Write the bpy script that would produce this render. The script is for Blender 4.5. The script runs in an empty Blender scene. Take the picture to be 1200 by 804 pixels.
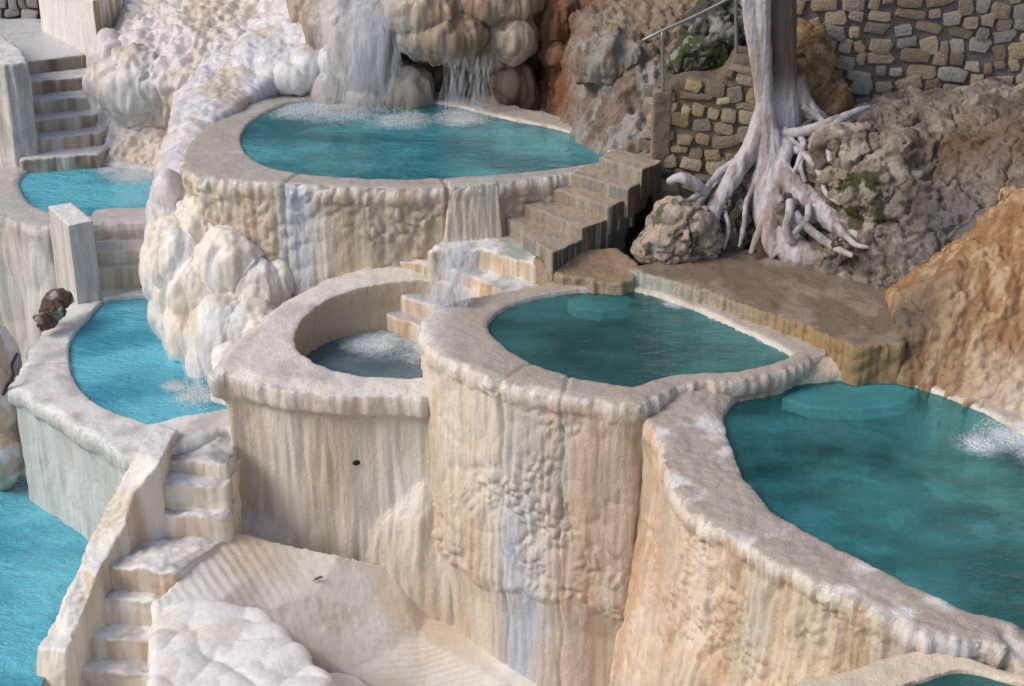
import bpy, bmesh, math, random
import numpy as np
from mathutils import Vector

random.seed(7)
RNG = np.random.RandomState(11)
R = math.radians

# ------------------------------------------------------------------ camera, sky, sun, exposure
scene = bpy.context.scene
H = 12.0                       # camera height above the valley floor
F = 1903.0                     # focal length in pixels of the 1200 px wide photo
PITCH = R(25.0)
cam_d = bpy.data.cameras.new('camera')
cam = bpy.data.objects.new('camera', cam_d)
scene.collection.objects.link(cam)
cam.location = (0, 0, H)
cam.rotation_euler = (R(90) - PITCH, 0, 0)
cam_d.sensor_width = 36
cam_d.lens = 36 * F / 1200
cam_d.clip_end = 3000
cam_d.clip_start = 0.1
scene.camera = cam

SUN_EL, SUN_AZ = 42, 250       # degrees; azimuth the light comes from, clockwise from +Y (camera looks along +Y)
world = bpy.data.worlds.new('World')
scene.world = world
world.use_nodes = True
wn = world.node_tree
bg = wn.nodes['Background']
sky = wn.nodes.new('ShaderNodeTexSky')
sky.sky_type = 'NISHITA'
sky.sun_disc = False
sky.sun_elevation = R(SUN_EL)
sky.sun_rotation = R(SUN_AZ)
sky.air_density = 1.0
sky.dust_density = 2.0
sky.ozone_density = 1.0
wn.links.new(sky.outputs[0], bg.inputs[0])
bg.inputs[1].default_value = 0.14
sun_d = bpy.data.lights.new('sun', 'SUN')
sun_d.energy = 1.9
sun_d.angle = R(28)
sun_d.color = (1.0, 0.89, 0.76)
sun = bpy.data.objects.new('sun', sun_d)
scene.collection.objects.link(sun)
sdir = Vector((math.sin(R(SUN_AZ)) * math.cos(R(SUN_EL)), math.cos(R(SUN_AZ)) * math.cos(R(SUN_EL)), math.sin(R(SUN_EL))))
sun.rotation_euler = sdir.to_track_quat('Z', 'Y').to_euler()
scene.view_settings.view_transform = 'Standard'
scene.view_settings.look = 'None'
scene.view_settings.gamma = 1
scene.view_settings.exposure = 0.08
scene.cycles.max_bounces = 8
scene.cycles.transparent_max_bounces = 48

# ------------------------------------------------------------------ noise (numpy)
_perm = RNG.permutation(256)
_perm = np.concatenate([_perm, _perm, _perm])
_g = RNG.normal(size=(256, 3)); _g /= np.linalg.norm(_g, axis=1)[:, None]
_rp = RNG.rand(256, 3)

def _h(ix, iy, iz):
    return _perm[_perm[_perm[ix & 255] + (iy & 255)] + (iz & 255)]

def perlin(p):
    p = np.asarray(p, float)
    i = np.floor(p).astype(int); f = p - i
    u = f * f * f * (f * (f * 6 - 15) + 10)
    out = 0
    for dx in (0, 1):
        wx = u[:, 0] if dx else 1 - u[:, 0]
        for dy in (0, 1):
            wy = u[:, 1] if dy else 1 - u[:, 1]
            for dz in (0, 1):
                wz = u[:, 2] if dz else 1 - u[:, 2]
                g = _g[_h(i[:, 0] + dx, i[:, 1] + dy, i[:, 2] + dz)]
                d = (f[:, 0] - dx) * g[:, 0] + (f[:, 1] - dy) * g[:, 1] + (f[:, 2] - dz) * g[:, 2]
                out = out + wx * wy * wz * d
    return out * 1.6

def fbm(p, s, oct=3, gain=0.5, off=0.0):
    s = np.array(s, float) if np.ndim(s) else np.array([s, s, s], float)
    v = 0; a = 1
    for k in range(oct):
        v = v + a * perlin(p * s * 2.03 ** k + off + 17.3 * k)
        a *= gain
    return v

def worley(p, s, off=0.0):
    s = np.array(s, float) if np.ndim(s) else np.array([s, s, s], float)
    q = p * s + off
    i = np.floor(q).astype(int); f = q - i
    f1 = np.full(len(q), 9.0); f2 = np.full(len(q), 9.0)
    for dx in (-1, 0, 1):
        for dy in (-1, 0, 1):
            for dz in (-1, 0, 1):
                hh = _h(i[:, 0] + dx, i[:, 1] + dy, i[:, 2] + dz)
                r = _rp[hh]
                d = (r[:, 0] + dx - f[:, 0]) ** 2 + (r[:, 1] + dy - f[:, 1]) ** 2 + (r[:, 2] + dz - f[:, 2]) ** 2
                f2 = np.where(d < f1, f1, np.minimum(f2, d))
                f1 = np.minimum(f1, d)
    return np.sqrt(f1), np.sqrt(f2)

def warp(p, s, a, off=0.0):
    w = np.stack([perlin(p * s + off), perlin(p * s + off + 31.7), perlin(p * s + off + 77.1)], 1)
    return p + a * w

def lobes(p, s, off=0.0, w=0.25):
    """rounded cauliflower swellings, 0 in the creases and 1 on top"""
    f1, f2 = worley(warp(p, 1.5, w, off), s, off)
    return np.clip(1 - f1 ** 2 * 1.25, 0, 1) ** 0.8

def sst(x, a, b):
    t = np.clip((x - a) / (b - a), 0, 1)
    return t * t * (3 - 2 * t)

# ------------------------------------------------------------------ measuring points
cp, sp_ = math.cos(PITCH), math.sin(PITCH)

def ray(px, py):
    u = (px - 600) / F; v = (402 - py) / F
    return np.array([u, cp + v * sp_, -sp_ + v * cp])

def PZ(px, py, z):
    """point at level z (metres below the camera, negative)"""
    d = ray(px, py); t = z / d[2]
    return np.array([d[0] * t, d[1] * t, z + H])

def PY(px, py, Y):
    """point at distance Y in front of the camera"""
    d = ray(px, py); t = Y / d[1]
    return np.array([d[0] * t, Y, d[2] * t + H])

# ------------------------------------------------------------------ mesh helpers
C = scene.collection

def tris(vs, fs):
    bm = bmesh.new()
    bv = [bm.verts.new(v) for v in vs]
    for f in fs:
        try: bm.faces.new([bv[i] for i in f])
        except ValueError: pass
    bmesh.ops.triangulate(bm, faces=[f for f in bm.faces if len(f.verts) > 4])
    bm.normal_update()
    bmesh.ops.recalc_face_normals(bm, faces=bm.faces)
    bm.verts.index_update()
    V = [tuple(v.co) for v in bm.verts]
    Fc = [[v.index for v in f.verts] for f in bm.faces]
    bm.free()
    return V, Fc

def prism(top, bottom):
    """closed solid between two loops with equal counts"""
    n = len(top)
    vs = [tuple(p) for p in top] + [tuple(p) for p in bottom]
    fs = [list(range(n)), list(range(n, 2 * n))[::-1]]
    for i in range(n):
        j = (i + 1) % n
        fs.append([i, n + i, n + j, j])
    return tris(vs, fs)

def down(pts, z, sx=0, sy=0):
    return [np.array([p[0] + sx, p[1] + sy, z + H]) for p in pts]

def slab(poly, z, zb):
    """solid with a top traced as (px,py) at level z, or (px,py,z) per corner, down to level zb"""
    top = [PZ(q[0], q[1], q[2] if len(q) > 2 else z) for q in poly]
    return prism(top, down(top, zb))

def sheet(rows, depth=(0, 1.2, -0.3)):
    """closed solid whose front is a grid of points (px,py,Y)"""
    g = [[PY(*q) for q in r] for r in rows]
    nr, nc = len(g), len(g[0])
    vs = [tuple(p) for r in g for p in r]
    vs += [tuple(p + np.array(depth)) for r in g for p in r]
    fs = []
    o = nr * nc
    for i in range(nr - 1):
        for j in range(nc - 1):
            a, b, c, d = i * nc + j, i * nc + j + 1, (i + 1) * nc + j + 1, (i + 1) * nc + j
            fs.append([a, b, c, d]); fs.append([o + d, o + c, o + b, o + a])
    for j in range(nc - 1):
        fs.append([j + 1, j, o + j, o + j + 1])
        k = (nr - 1) * nc
        fs.append([k + j, k + j + 1, o + k + j + 1, o + k + j])
    for i in range(nr - 1):
        a, b = i * nc, (i + 1) * nc
        fs.append([a, b, o + b, o + a])
        a, b = a + nc - 1, b + nc - 1
        fs.append([b, a, o + a, o + b])
    return tris(vs, fs)

def ell(px, py, Y, rx, ry, rz, tilt=0.0):
    """ellipsoid centred on the ray through (px,py) at distance Y; radii in metres"""
    c = PY(px, py, Y)
    vs, fs = [], []
    nu, nv = 14, 9
    ct, st = math.cos(tilt), math.sin(tilt)
    for j in range(1, nv):
        t = math.pi * j / nv
        for i in range(nu):
            a = 2 * math.pi * i / nu
            x, y, z = rx * math.sin(t) * math.cos(a), ry * math.sin(t) * math.sin(a), rz * math.cos(t)
            vs.append((c[0] + x * ct - z * st, c[1] + y, c[2] + x * st + z * ct))
    n0 = len(vs)
    vs.append((c[0] - rz * st, c[1], c[2] + rz * ct)); vs.append((c[0] + rz * st, c[1], c[2] - rz * ct))
    for j in range(nv - 2):
        for i in range(nu):
            k = (i + 1) % nu
            fs.append([j * nu + i, (j + 1) * nu + i, (j + 1) * nu + k, j * nu + k])
    for i in range(nu):
        k = (i + 1) % nu
        fs.append([n0, i, k]); fs.append([n0 + 1, (nv - 2) * nu + k, (nv - 2) * nu + i])
    return tris(vs, fs)

def catmull(pts, n_per=8, closed=False):
    pts = [np.array(p, float) for p in pts]
    n = len(pts); out = []
    rng = range(n) if closed else range(n - 1)
    for i in rng:
        if closed: a, b, c, d = pts[(i - 1) % n], pts[i], pts[(i + 1) % n], pts[(i + 2) % n]
        else: a, b, c, d = pts[max(i - 1, 0)], pts[i], pts[i + 1], pts[min(i + 2, n - 1)]
        for k in range(n_per):
            t = k / n_per
            out.append(0.5 * ((2 * b) + (c - a) * t + (2 * a - 5 * b + 4 * c - d) * t * t + (3 * b - a - 3 * c + d) * t ** 3))
    if not closed: out.append(pts[-1])
    return out

def tube(pts, n=10, smooth=6):
    """closed tapered tube; pts = (x,y,z,r)"""
    q = catmull(pts, smooth)
    P = np.array(q)
    T = np.gradient(P[:, :3], axis=0)
    T /= np.linalg.norm(T, axis=1)[:, None] + 1e-9
    ref = np.array([0.3, 1.0, 0.2]); ref /= np.linalg.norm(ref)
    vs, fs = [], []
    u = np.cross(T[0], ref); u /= np.linalg.norm(u)
    for i in range(len(P)):
        u = u - T[i] * u.dot(T[i]); u /= np.linalg.norm(u) + 1e-9
        w = np.cross(T[i], u)
        for k in range(n):
            a = 2 * math.pi * k / n
            vs.append(tuple(P[i, :3] + P[i, 3] * (u * math.cos(a) + w * math.sin(a))))
    m = len(P)
    for i in range(m - 1):
        for k in range(n):
            l = (k + 1) % n
            fs.append([i * n + k, i * n + l, (i + 1) * n + l, (i + 1) * n + k])
    fs.append(list(range(n))[::-1]); fs.append(list(range((m - 1) * n, m * n)))
    return tris(vs, fs)

def join(ms):
    V, Fc = [], []
    for v, f in ms:
        o = len(V)
        V += list(v); Fc += [[i + o for i in g] for g in f]
    return V, Fc

def remesh(ms, voxel, smooth):
    V, Fc = join(ms)
    me = bpy.data.meshes.new('tmp'); me.from_pydata([tuple(v) for v in V], [], Fc)
    ob = bpy.data.objects.new('tmp', me); C.objects.link(ob)
    m = ob.modifiers.new('r', 'REMESH'); m.mode = 'VOXEL'; m.voxel_size = voxel
    if smooth:
        s = ob.modifiers.new('s', 'SMOOTH'); s.factor = 0.5; s.iterations = smooth
    dg = bpy.context.evaluated_depsgraph_get()
    ev = ob.evaluated_get(dg)
    em = ev.to_mesh()
    n = len(em.vertices)
    co = np.empty(n * 3); em.vertices.foreach_get('co', co)
    nf = len(em.polygons)
    tot = np.empty(nf, dtype=np.int32); em.polygons.foreach_get('loop_total', tot)
    li = np.empty(len(em.loops), dtype=np.int32); em.loops.foreach_get('vertex_index', li)
    ev.to_mesh_clear()
    bpy.data.objects.remove(ob); bpy.data.meshes.remove(me)
    co = co.reshape(-1, 3)
    if (tot == 4).all(): q = li.reshape(-1, 4)
    else:
        st = np.concatenate([[0], np.cumsum(tot)[:-1]]); q = []
        for a, t in zip(st, tot):
            f = li[a:a + t]
            q.append([f[0], f[1], f[2], f[3] if t > 3 else f[2]])
        q = np.array(q)
    return co, q

def normals(co, q):
    n = np.cross(co[q[:, 2]] - co[q[:, 0]], co[q[:, 3]] - co[q[:, 1]])
    vn = np.zeros_like(co)
    for k in range(4): np.add.at(vn, q[:, k], n)
    l = np.linalg.norm(vn, axis=1)[:, None] + 1e-12
    fl = np.linalg.norm(n, axis=1)[:, None] + 1e-12
    return vn / l, n / fl

def put(name, co, q, mat, parent=None, col=None, smooth=True):
    used = np.unique(q)
    idx = -np.ones(len(co), dtype=int); idx[used] = np.arange(len(used))
    co2 = co[used]; q2 = idx[q]
    base = np.array([co2[:, 0].mean(), co2[:, 1].mean(), co2[:, 2].min()]) if parent is None else np.array(parent['_b'])
    me = bpy.data.meshes.new(name)
    me.from_pydata((co2 - base).tolist(), [], [list(dict.fromkeys(f)) for f in q2.tolist()])
    me.materials.append(mat)
    if smooth: me.polygons.foreach_set('use_smooth', [True] * len(me.polygons))
    if col is not None:
        at = me.color_attributes.new('Col', 'FLOAT_COLOR', 'POINT')
        c4 = np.ones((len(co2), 4)); c4[:, :3] = col[used]
        at.data.foreach_set('color', c4.ravel())
    ob = bpy.data.objects.new(name, me); C.objects.link(ob)
    if parent is None: ob.location = base
    else: ob.parent = parent
    return ob

def raw(name, vf, mat, parent=None, smooth=False):
    V, Fc = vf
    co = np.array(V)
    base = np.array([co[:, 0].mean(), co[:, 1].mean(), co[:, 2].min()]) if parent is None else np.array(parent['_b'])
    me = bpy.data.meshes.new(name); me.from_pydata((co - base).tolist(), [], Fc)
    me.materials.append(mat)
    if smooth: me.polygons.foreach_set('use_smooth', [True] * len(me.polygons))
    ob = bpy.data.objects.new(name, me); C.objects.link(ob)
    if parent is None: ob.location = base
    else: ob.parent = parent
    return ob

def thing(name, label, cat, base, group=None):
    o = bpy.data.objects.new(name, None); C.objects.link(o)
    o.location = base; o['_b'] = [float(x) for x in base]
    o['label'] = label; o['category'] = cat
    if group: o['group'] = group
    o.empty_display_size = 0.3
    return o

def tag(o, label=None, cat=None, group=None, kind=None):
    if label: o['label'] = label
    if cat: o['category'] = cat
    if group: o['group'] = group
    if kind: o['kind'] = kind
    return o

# ------------------------------------------------------------------ materials
def newmat(name):
    m = bpy.data.materials.new(name); m.use_nodes = True
    nt = m.node_tree
    return m, nt, nt.nodes['Principled BSDF']

def nnoise(nt, vec, scale, detail=4, rough=0.55, stretch=None, dist=0.0):
    if stretch:
        mp = nt.nodes.new('ShaderNodeMapping'); mp.inputs['Scale'].default_value = stretch
        nt.links.new(vec, mp.inputs[0]); vec = mp.outputs[0]
    n = nt.nodes.new('ShaderNodeTexNoise')
    n.inputs['Scale'].default_value = scale; n.inputs['Detail'].default_value = detail
    n.inputs['Roughness'].default_value = rough; n.inputs['Distortion'].default_value = dist
    nt.links.new(vec, n.inputs['Vector'])
    return n.outputs['Fac']

def nramp(nt, fac, stops):
    r = nt.nodes.new('ShaderNodeValToRGB')
    el = r.color_ramp.elements
    while len(el) < len(stops): el.new(0.5)
    for e, (p, c) in zip(el, stops):
        e.position = p; e.color = (*c, 1) if len(c) == 3 else c
    nt.links.new(fac, r.inputs[0])
    return r.outputs[0]

def nmix(nt, kind, fac, a, b):
    m = nt.nodes.new('ShaderNodeMix'); m.data_type = 'RGBA'; m.blend_type = kind
    for s, v in ((m.inputs[0], fac), (m.inputs[6], a), (m.inputs[7], b)):
        if hasattr(v, 'node'): nt.links.new(v, s)
        elif isinstance(v, (int, float)): s.default_value = v
        else: s.default_value = (*v, 1)
    return m.outputs[2]

def nmath(nt, op, a, b=None, c=None):
    m = nt.nodes.new('ShaderNodeMath'); m.operation = op
    for s, v in zip(m.inputs, (a, b, c)):
        if v is None: continue
        if hasattr(v, 'node'): nt.links.new(v, s)
        else: s.default_value = v
    return m.outputs[0]

def stone(name, streak=0.5, speck=0.3, rough=(0.45, 0.85), bumps=((60, 0.25, None),), dist=0.02, spec=0.4, streak_scale=14):
    """stone that takes its own colour from the mesh, broken up with mineral streaks and specks"""
    m, nt, b = newmat(name)
    at = nt.nodes.new('ShaderNodeAttribute'); at.attribute_name = 'Col'
    gp = nt.nodes.new('ShaderNodeNewGeometry').outputs['Position']
    col = at.outputs['Color']
    s1 = nnoise(nt, gp, streak_scale, 5, 0.6, (1, 1, 0.16), 0.5)
    f = nramp(nt, s1, [(0.28, (1 - 0.42 * streak, 1 - 0.5 * streak, 1 - 0.6 * streak)), (0.5, (1, 1, 1)), (0.72, (1 + 0.22 * streak, 1 + 0.24 * streak, 1 + 0.3 * streak))])
    col = nmix(nt, 'MULTIPLY', 1.0, col, f)
    s2 = nnoise(nt, gp, 38, 6, 0.7)
    f = nramp(nt, s2, [(0.3, (1 - 0.55 * speck,) * 3), (0.55, (1, 1, 1)), (0.8, (1 + 0.25 * speck,) * 3)])
    col = nmix(nt, 'MULTIPLY', 1.0, col, f)
    nt.links.new(col, b.inputs['Base Color'])
    rn = nnoise(nt, gp, 5, 4, 0.6)
    mr = nt.nodes.new('ShaderNodeMapRange')
    mr.inputs['From Min'].default_value = 0.35; mr.inputs['From Max'].default_value = 0.65
    mr.inputs['To Min'].default_value = rough[0]; mr.inputs['To Max'].default_value = rough[1]
    nt.links.new(rn, mr.inputs['Value']); nt.links.new(mr.outputs[0], b.inputs['Roughness'])
    b.inputs['Specular IOR Level'].default_value = spec
    h = None
    for sc, w, st in bumps:
        n = nnoise(nt, gp, sc, 5, 0.62, st)
        n = nmath(nt, 'MULTIPLY', n, w)
        h = n if h is None else nmath(nt, 'ADD', h, n)
    bp = nt.nodes.new('ShaderNodeBump'); bp.inputs['Distance'].default_value = dist
    bp.inputs['Strength'].default_value = 0.9
    nt.links.new(h, bp.inputs['Height']); nt.links.new(bp.outputs[0], b.inputs['Normal'])
    return m

M_WALL = stone('travertine_wall', 0.2, 0.2, (0.24, 0.62), ((9, 0.45, (1, 1, 0.16)), (28, 0.6, (1, 1, .5)), (70, 0.4, None), (160, 0.15, None)), 0.03, streak_scale=8)
M_RIM = stone('travertine_rim', 0.12, 0.3, (0.12, 0.5), ((9, 0.8, None), (40, 0.5, None), (140, 0.15, None)), 0.02, 0.5)
M_LOBE = stone('travertine_lobes', 0.2, 0.16, (0.2, 0.5), ((22, 0.5, (1, 1, 0.35)), (80, 0.3, None)), 0.016, 0.5)
M_ROCK = stone('weathered_rock', 0.2, 0.7, (0.7, 0.95), ((16, 0.8, None), (50, 0.7, None), (150, 0.3, None)), 0.04, 0.25)
M_ROCK2 = stone('stained_rock', 0.45, 0.5, (0.5, 0.9), ((14, 0.9, (1, 1, .4)), (45, 0.7, None), (150, 0.3, None)), 0.04, 0.35)
M_GRIT = stone('gritty_concrete', 0.2, 0.65, (0.6, 0.95), ((60, 0.7, None), (160, 0.6, None)), 0.025, 0.3)
M_BARK = stone('bark', 0.35, 0.35, (0.45, 0.8), ((20, 0.8, (1, 1, 0.15)), (70, 0.5, (1, 1, 0.6)), (160, 0.2, None)), 0.02, 0.35, 10)
M_MASON = stone('masonry', 0.1, 0.7, (0.7, 0.95), ((30, 0.9, None), (110, 0.5, None)), 0.03, 0.25)
M_CONC = stone('whitewashed_concrete', 0.45, 0.45, (0.6, 0.9), ((30, 0.6, None), (120, 0.3, None)), 0.015, 0.3)

def water_mat(name, deep, light, clear=0.2, wave=6.0, strength=0.35, foam=True, dist=0.07):
    m, nt, b = newmat(name)
    gp = nt.nodes.new('ShaderNodeNewGeometry').outputs['Position']
    n = nnoise(nt, gp, 0.7, 4, 0.55, (1, 1.5, 1))
    col = nramp(nt, n, [(0.42, deep), (0.60, light)])
    at = nt.nodes.new('ShaderNodeAttribute'); at.attribute_name = 'Col'
    sep = nt.nodes.new('ShaderNodeSeparateColor'); nt.links.new(at.outputs['Color'], sep.inputs[0])
    fo = sep.outputs[0]
    fn = nnoise(nt, gp, 9, 7, 0.78, (1, 0.9, 1), 0.6)
    fn2 = nnoise(nt, gp, 60, 3, 0.7)
    fmask = nmath(nt, 'ADD', nmath(nt, 'ADD', nmath(nt, 'MULTIPLY', fn, 0.75), nmath(nt, 'MULTIPLY', fn2, 0.25)), nmath(nt, 'MULTIPLY', fo, 0.55))
    ff = nramp(nt, fmask, [(0.62, (0, 0, 0)), (1.0, (1, 1, 1))])
    ff = nmath(nt, 'MULTIPLY', ff, nmath(nt, 'MINIMUM', nmath(nt, 'MULTIPLY', fo, 2.5), 1.0))
    col = nmix(nt, 'MIX', ff, col, (0.75, 0.85, 0.9))
    nt.links.new(col, b.inputs['Base Color'])
    b.inputs['Roughness'].default_value = 0.06
    b.inputs['IOR'].default_value = 1.33
    b.inputs['Specular IOR Level'].default_value = 0.5
    w1 = nnoise(nt, gp, wave, 3, 0.5, (0.7, 1.5, 1), 0.5)
    w2 = nnoise(nt, gp, wave * 3.4, 3, 0.6, (0.8, 1.4, 1), 0.6)
    w3 = nnoise(nt, gp, wave * 9, 2, 0.5)
    h = nmath(nt, 'ADD', nmath(nt, 'MULTIPLY', w1, 1.0), nmath(nt, 'MULTIPLY', w2, 0.45))
    h = nmath(nt, 'ADD', h, nmath(nt, 'MULTIPLY', w3, nmath(nt, 'ADD', nmath(nt, 'MULTIPLY', fo, 1.2), 0.12)))
    bp = nt.nodes.new('ShaderNodeBump'); bp.inputs['Distance'].default_value = dist
    bp.inputs['Strength'].default_value = strength
    nt.links.new(h, bp.inputs['Height']); nt.links.new(bp.outputs[0], b.inputs['Normal'])
    out = nt.nodes['Material Output']
    tr = nt.nodes.new('ShaderNodeBsdfTransparent'); tr.inputs[0].default_value = (0.45, 0.85, 0.88, 1)
    mx = nt.nodes.new('ShaderNodeMixShader')
    nt.links.new(nmath(nt, 'MULTIPLY', nmath(nt, 'SUBTRACT', 1.0, ff), clear), mx.inputs[0])
    nt.links.new(b.outputs[0], mx.inputs[1]); nt.links.new(tr.outputs[0], mx.inputs[2])
    nt.links.new(mx.outputs[0], out.inputs[0])
    return m

W_TOP = water_mat('water_top', (0.02, 0.17, 0.21), (0.09, 0.40, 0.44), 0.12, 5, 1.0)
W_MID = water_mat('water_mid', (0.014, 0.085, 0.095), (0.055, 0.22, 0.23), 0.42, 5, 0.6)
W_RIGHT = water_mat('water_right', (0.008, 0.09, 0.115), (0.06, 0.31, 0.36), 0.5, 4, 0.8)
W_LEFT = water_mat('water_left', (0.05, 0.33, 0.46), (0.14, 0.55, 0.70), 0.05, 5, 1.0)
W_DULL = water_mat('water_shallow', (0.10, 0.15, 0.20), (0.2, 0.27, 0.33), 0.4, 6, 0.6)

def plain(name, c, rough=0.5, metal=0.0, n=None):
    m, nt, b = newmat(name)
    gp = nt.nodes.new('ShaderNodeNewGeometry').outputs['Position']
    f = nramp(nt, nnoise(nt, gp, n or 30, 5, 0.65), [(0.3, tuple(x * 0.7 for x in c)), (0.7, tuple(min(1, x * 1.2) for x in c))])
    nt.links.new(f, b.inputs['Base Color'])
    b.inputs['Roughness'].default_value = rough; b.inputs['Metallic'].default_value = metal
    return m

M_METAL = plain('galvanised_metal', (0.35, 0.34, 0.33), 0.45, 0.7)
M_PIPE = plain('black_plastic', (0.02, 0.02, 0.022), 0.5)
M_BROWN = plain('brown_debris', (0.09, 0.06, 0.045), 0.9)
M_GREEN = plain('moss_green', (0.06, 0.09, 0.02), 0.9, 0, 60)
M_LEAF = plain('fallen_leaf', (0.12, 0.11, 0.02), 0.6)

def strand_mat():
    m, nt, b = newmat('falling_water')
    b.inputs['Base Color'].default_value = (0.88, 0.91, 0.98, 1)
    b.inputs['Roughness'].default_value = 0.4
    gp = nt.nodes.new('ShaderNodeNewGeometry').outputs['Position']
    a = nnoise(nt, gp, 30, 4, 0.7, (1, 1, 0.08))
    nt.links.new(nramp(nt, a, [(0.35, (0.0,) * 3), (0.7, (0.10,) * 3)]), b.inputs['Alpha'])
    return m
M_FALL = strand_mat()
M_DROP = plain('water_drops', (0.75, 0.82, 0.88), 0.1)

# palette (linear base colours)
CREAM = np.array([0.79, 0.70, 0.575]); WHITE = np.array([0.82, 0.80, 0.78]); TAN = np.array([0.54, 0.37, 0.23])
ORANGE = np.array([0.46, 0.24, 0.09]); PINK = np.array([0.60, 0.44, 0.35]); BLUE = np.array([0.50, 0.55, 0.64])
GREY = np.array([0.34, 0.32, 0.30]); DARK = np.array([0.07, 0.055, 0.05]); GREEN = np.array([0.10, 0.15, 0.04])
SAGE = np.array([0.42, 0.42, 0.32]); RUST = np.array([0.22, 0.10, 0.045]); UMBER = np.array([0.14, 0.095, 0.06])
COOL = np.array([0.55, 0.52, 0.49]); LILAC = np.array([0.60, 0.57, 0.58])

def mixc(a, b, t):
    t = np.clip(t, 0, 1)[:, None]
    return a * (1 - t) + b * t

def flat(c, n): return np.tile(np.array(c, float), (n, 1))

def make(ms, voxel, smooth, disp):
    co, q = remesh(ms, voxel, smooth)
    n, _ = normals(co, q)
    co = co + n * disp(co, n)[:, None]
    n, fn = normals(co, q)
    return co, q, n, fn

# ------------------------------------------------------------------ basins
def PS(px, py, a, b):
    """point on the gently tilted level z = a + b*Y"""
    d = ray(px, py); t = a / (d[2] - b * d[1])
    return np.array([d[0] * t, d[1] * t, d[2] * t + H])

def around(loop, c, n=200):
    """resample a closed loop by direction about the centre c"""
    P = np.array(catmull(loop, 10, True))
    X = P[:, :2] - np.array(c)[:2]
    out = []
    A, B = X, np.roll(X, -1, 0); PA, PB = P, np.roll(P, -1, 0)
    for k in range(n):
        t = 2 * math.pi * k / n
        d = np.array([math.cos(t), math.sin(t)])
        ca = A[:, 0] * d[1] - A[:, 1] * d[0]; cb = B[:, 0] * d[1] - B[:, 1] * d[0]
        hit = np.where((ca * cb <= 0) & (ca != cb))[0]
        best, bp = -1, None
        for i in hit:
            s = ca[i] / (ca[i] - cb[i]); q = PA[i] * (1 - s) + PB[i] * s
            r = (q[:2] - np.array(c)[:2]).dot(d)
            if r > best: best, bp = r, q
        out.append(bp)
    return np.array(out)

def ring(inner, outer, c, zb, depth=0.8, lip=0.05, lipd=0.28, flare=0.1, tiers=(), n=200):
    I = around(inner, c, n); O = around(outer, c, n)
    c = np.array([c[0], c[1]])
    zr = O[:, 2].min()
    def out(off, z):
        d = O[:, :2] - c; d = d / np.linalg.norm(d, axis=1)[:, None]
        q = O.copy(); q[:, :2] += d * off
        q[:, 2] = z
        return q
    Fl = I.copy(); Fl[:, :2] = c + (Fl[:, :2] - c) * 0.96; Fl[:, 2] = I[:, 2] - depth
    zw = O[:, 2]
    Ls = [Fl, I, O, out(lip, zw - 0.07), out(lip * 0.9, zw - lipd * 0.7), out(0, zw - lipd)]
    for fr, off in tiers: Ls.append(out(off, zw + (zb + H - zw) * fr))
    Ls.append(out(flare, zb + H))
    m = len(Ls)
    vs = [tuple(p) for L in Ls for p in L]
    fs = []
    for k in range(m - 1):
        for i in range(n):
            j = (i + 1) % n
            fs.append([k * n + i, k * n + j, (k + 1) * n + j, (k + 1) * n + i])
    vs.append((c[0], c[1], Fl[:, 2].mean())); vs.append((c[0], c[1], zb + H))
    for i in range(n):
        j = (i + 1) % n
        fs.append([m * n, j, i]); fs.append([m * n + 1, (m - 1) * n + i, (m - 1) * n + j])
    return tris(vs, fs), I, O

def water(name, poly, z, mat, foams=(), grow=1.0, res=0.06):
    """flat sheet of water; foams = (px,py,radius) where falling water froths it"""
    P = np.array(poly)[:, :2]
    c = P.mean(0); P = c + (P - c) * grow
    lo, hi = P.min(0) - res, P.max(0) + res
    xs = np.arange(lo[0], hi[0], res); ys = np.arange(lo[1], hi[1], res)
    gx, gy = np.meshgrid(xs, ys); pts = np.stack([gx.ravel(), gy.ravel()], 1)
    inside = np.zeros(len(pts), bool)
    Q = np.roll(P, -1, 0)
    for a, b in zip(P, Q):
        cond = ((a[1] > pts[:, 1]) != (b[1] > pts[:, 1]))
        with np.errstate(divide='ignore', invalid='ignore'):
            xi = (b[0] - a[0]) * (pts[:, 1] - a[1]) / (b[1] - a[1]) + a[0]
        inside ^= cond & (pts[:, 0] < xi)
    nx, ny = len(xs), len(ys)
    ins = inside.reshape(ny, nx)
    keep = ins[:-1, :-1] & ins[1:, :-1] & ins[:-1, 1:] & ins[1:, 1:]
    ii, jj = np.where(keep)
    q = np.stack([ii * nx + jj, ii * nx + jj + 1, (ii + 1) * nx + jj + 1, (ii + 1) * nx + jj], 1)
    co = np.column_stack([pts, np.full(len(pts), z + H)])
    f = np.zeros(len(co))
    for px, py, r in foams:
        p = PZ(px, py, z)
        d = np.sqrt((co[:, 0] - p[0]) ** 2 + (co[:, 1] - p[1]) ** 2) / r
        f = np.maximum(f, np.exp(-1.6 * d * d) * (d < 2.2))
    ob = put(name, co, q, mat, None, np.stack([f, f, f], 1))
    tag(ob, kind='structure')
    return ob

def near(co, p, r, rz=None):
    rz = rz or r
    d = ((co[:, 0] - p[0]) / r) ** 2 + ((co[:, 1] - p[1]) / r) ** 2 + ((co[:, 2] - p[2]) / rz) ** 2
    return np.exp(-d)

def split_basin(root, co, q, n, fn, col, zr, mats=(None, None), drop=0.16):
    """the level top becomes the rim, everything else the wall"""
    fc = co[q].mean(1)
    zlim = zr(fc) if callable(zr) else zr + H
    top = (fn[:, 2] > 0.62) & (fc[:, 2] > zlim - drop)
    put('rim', co, q[top], mats[1] or M_RIM, root, col)
    put('wall', co, q[~top], mats[0] or M_WALL, root, col)

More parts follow.
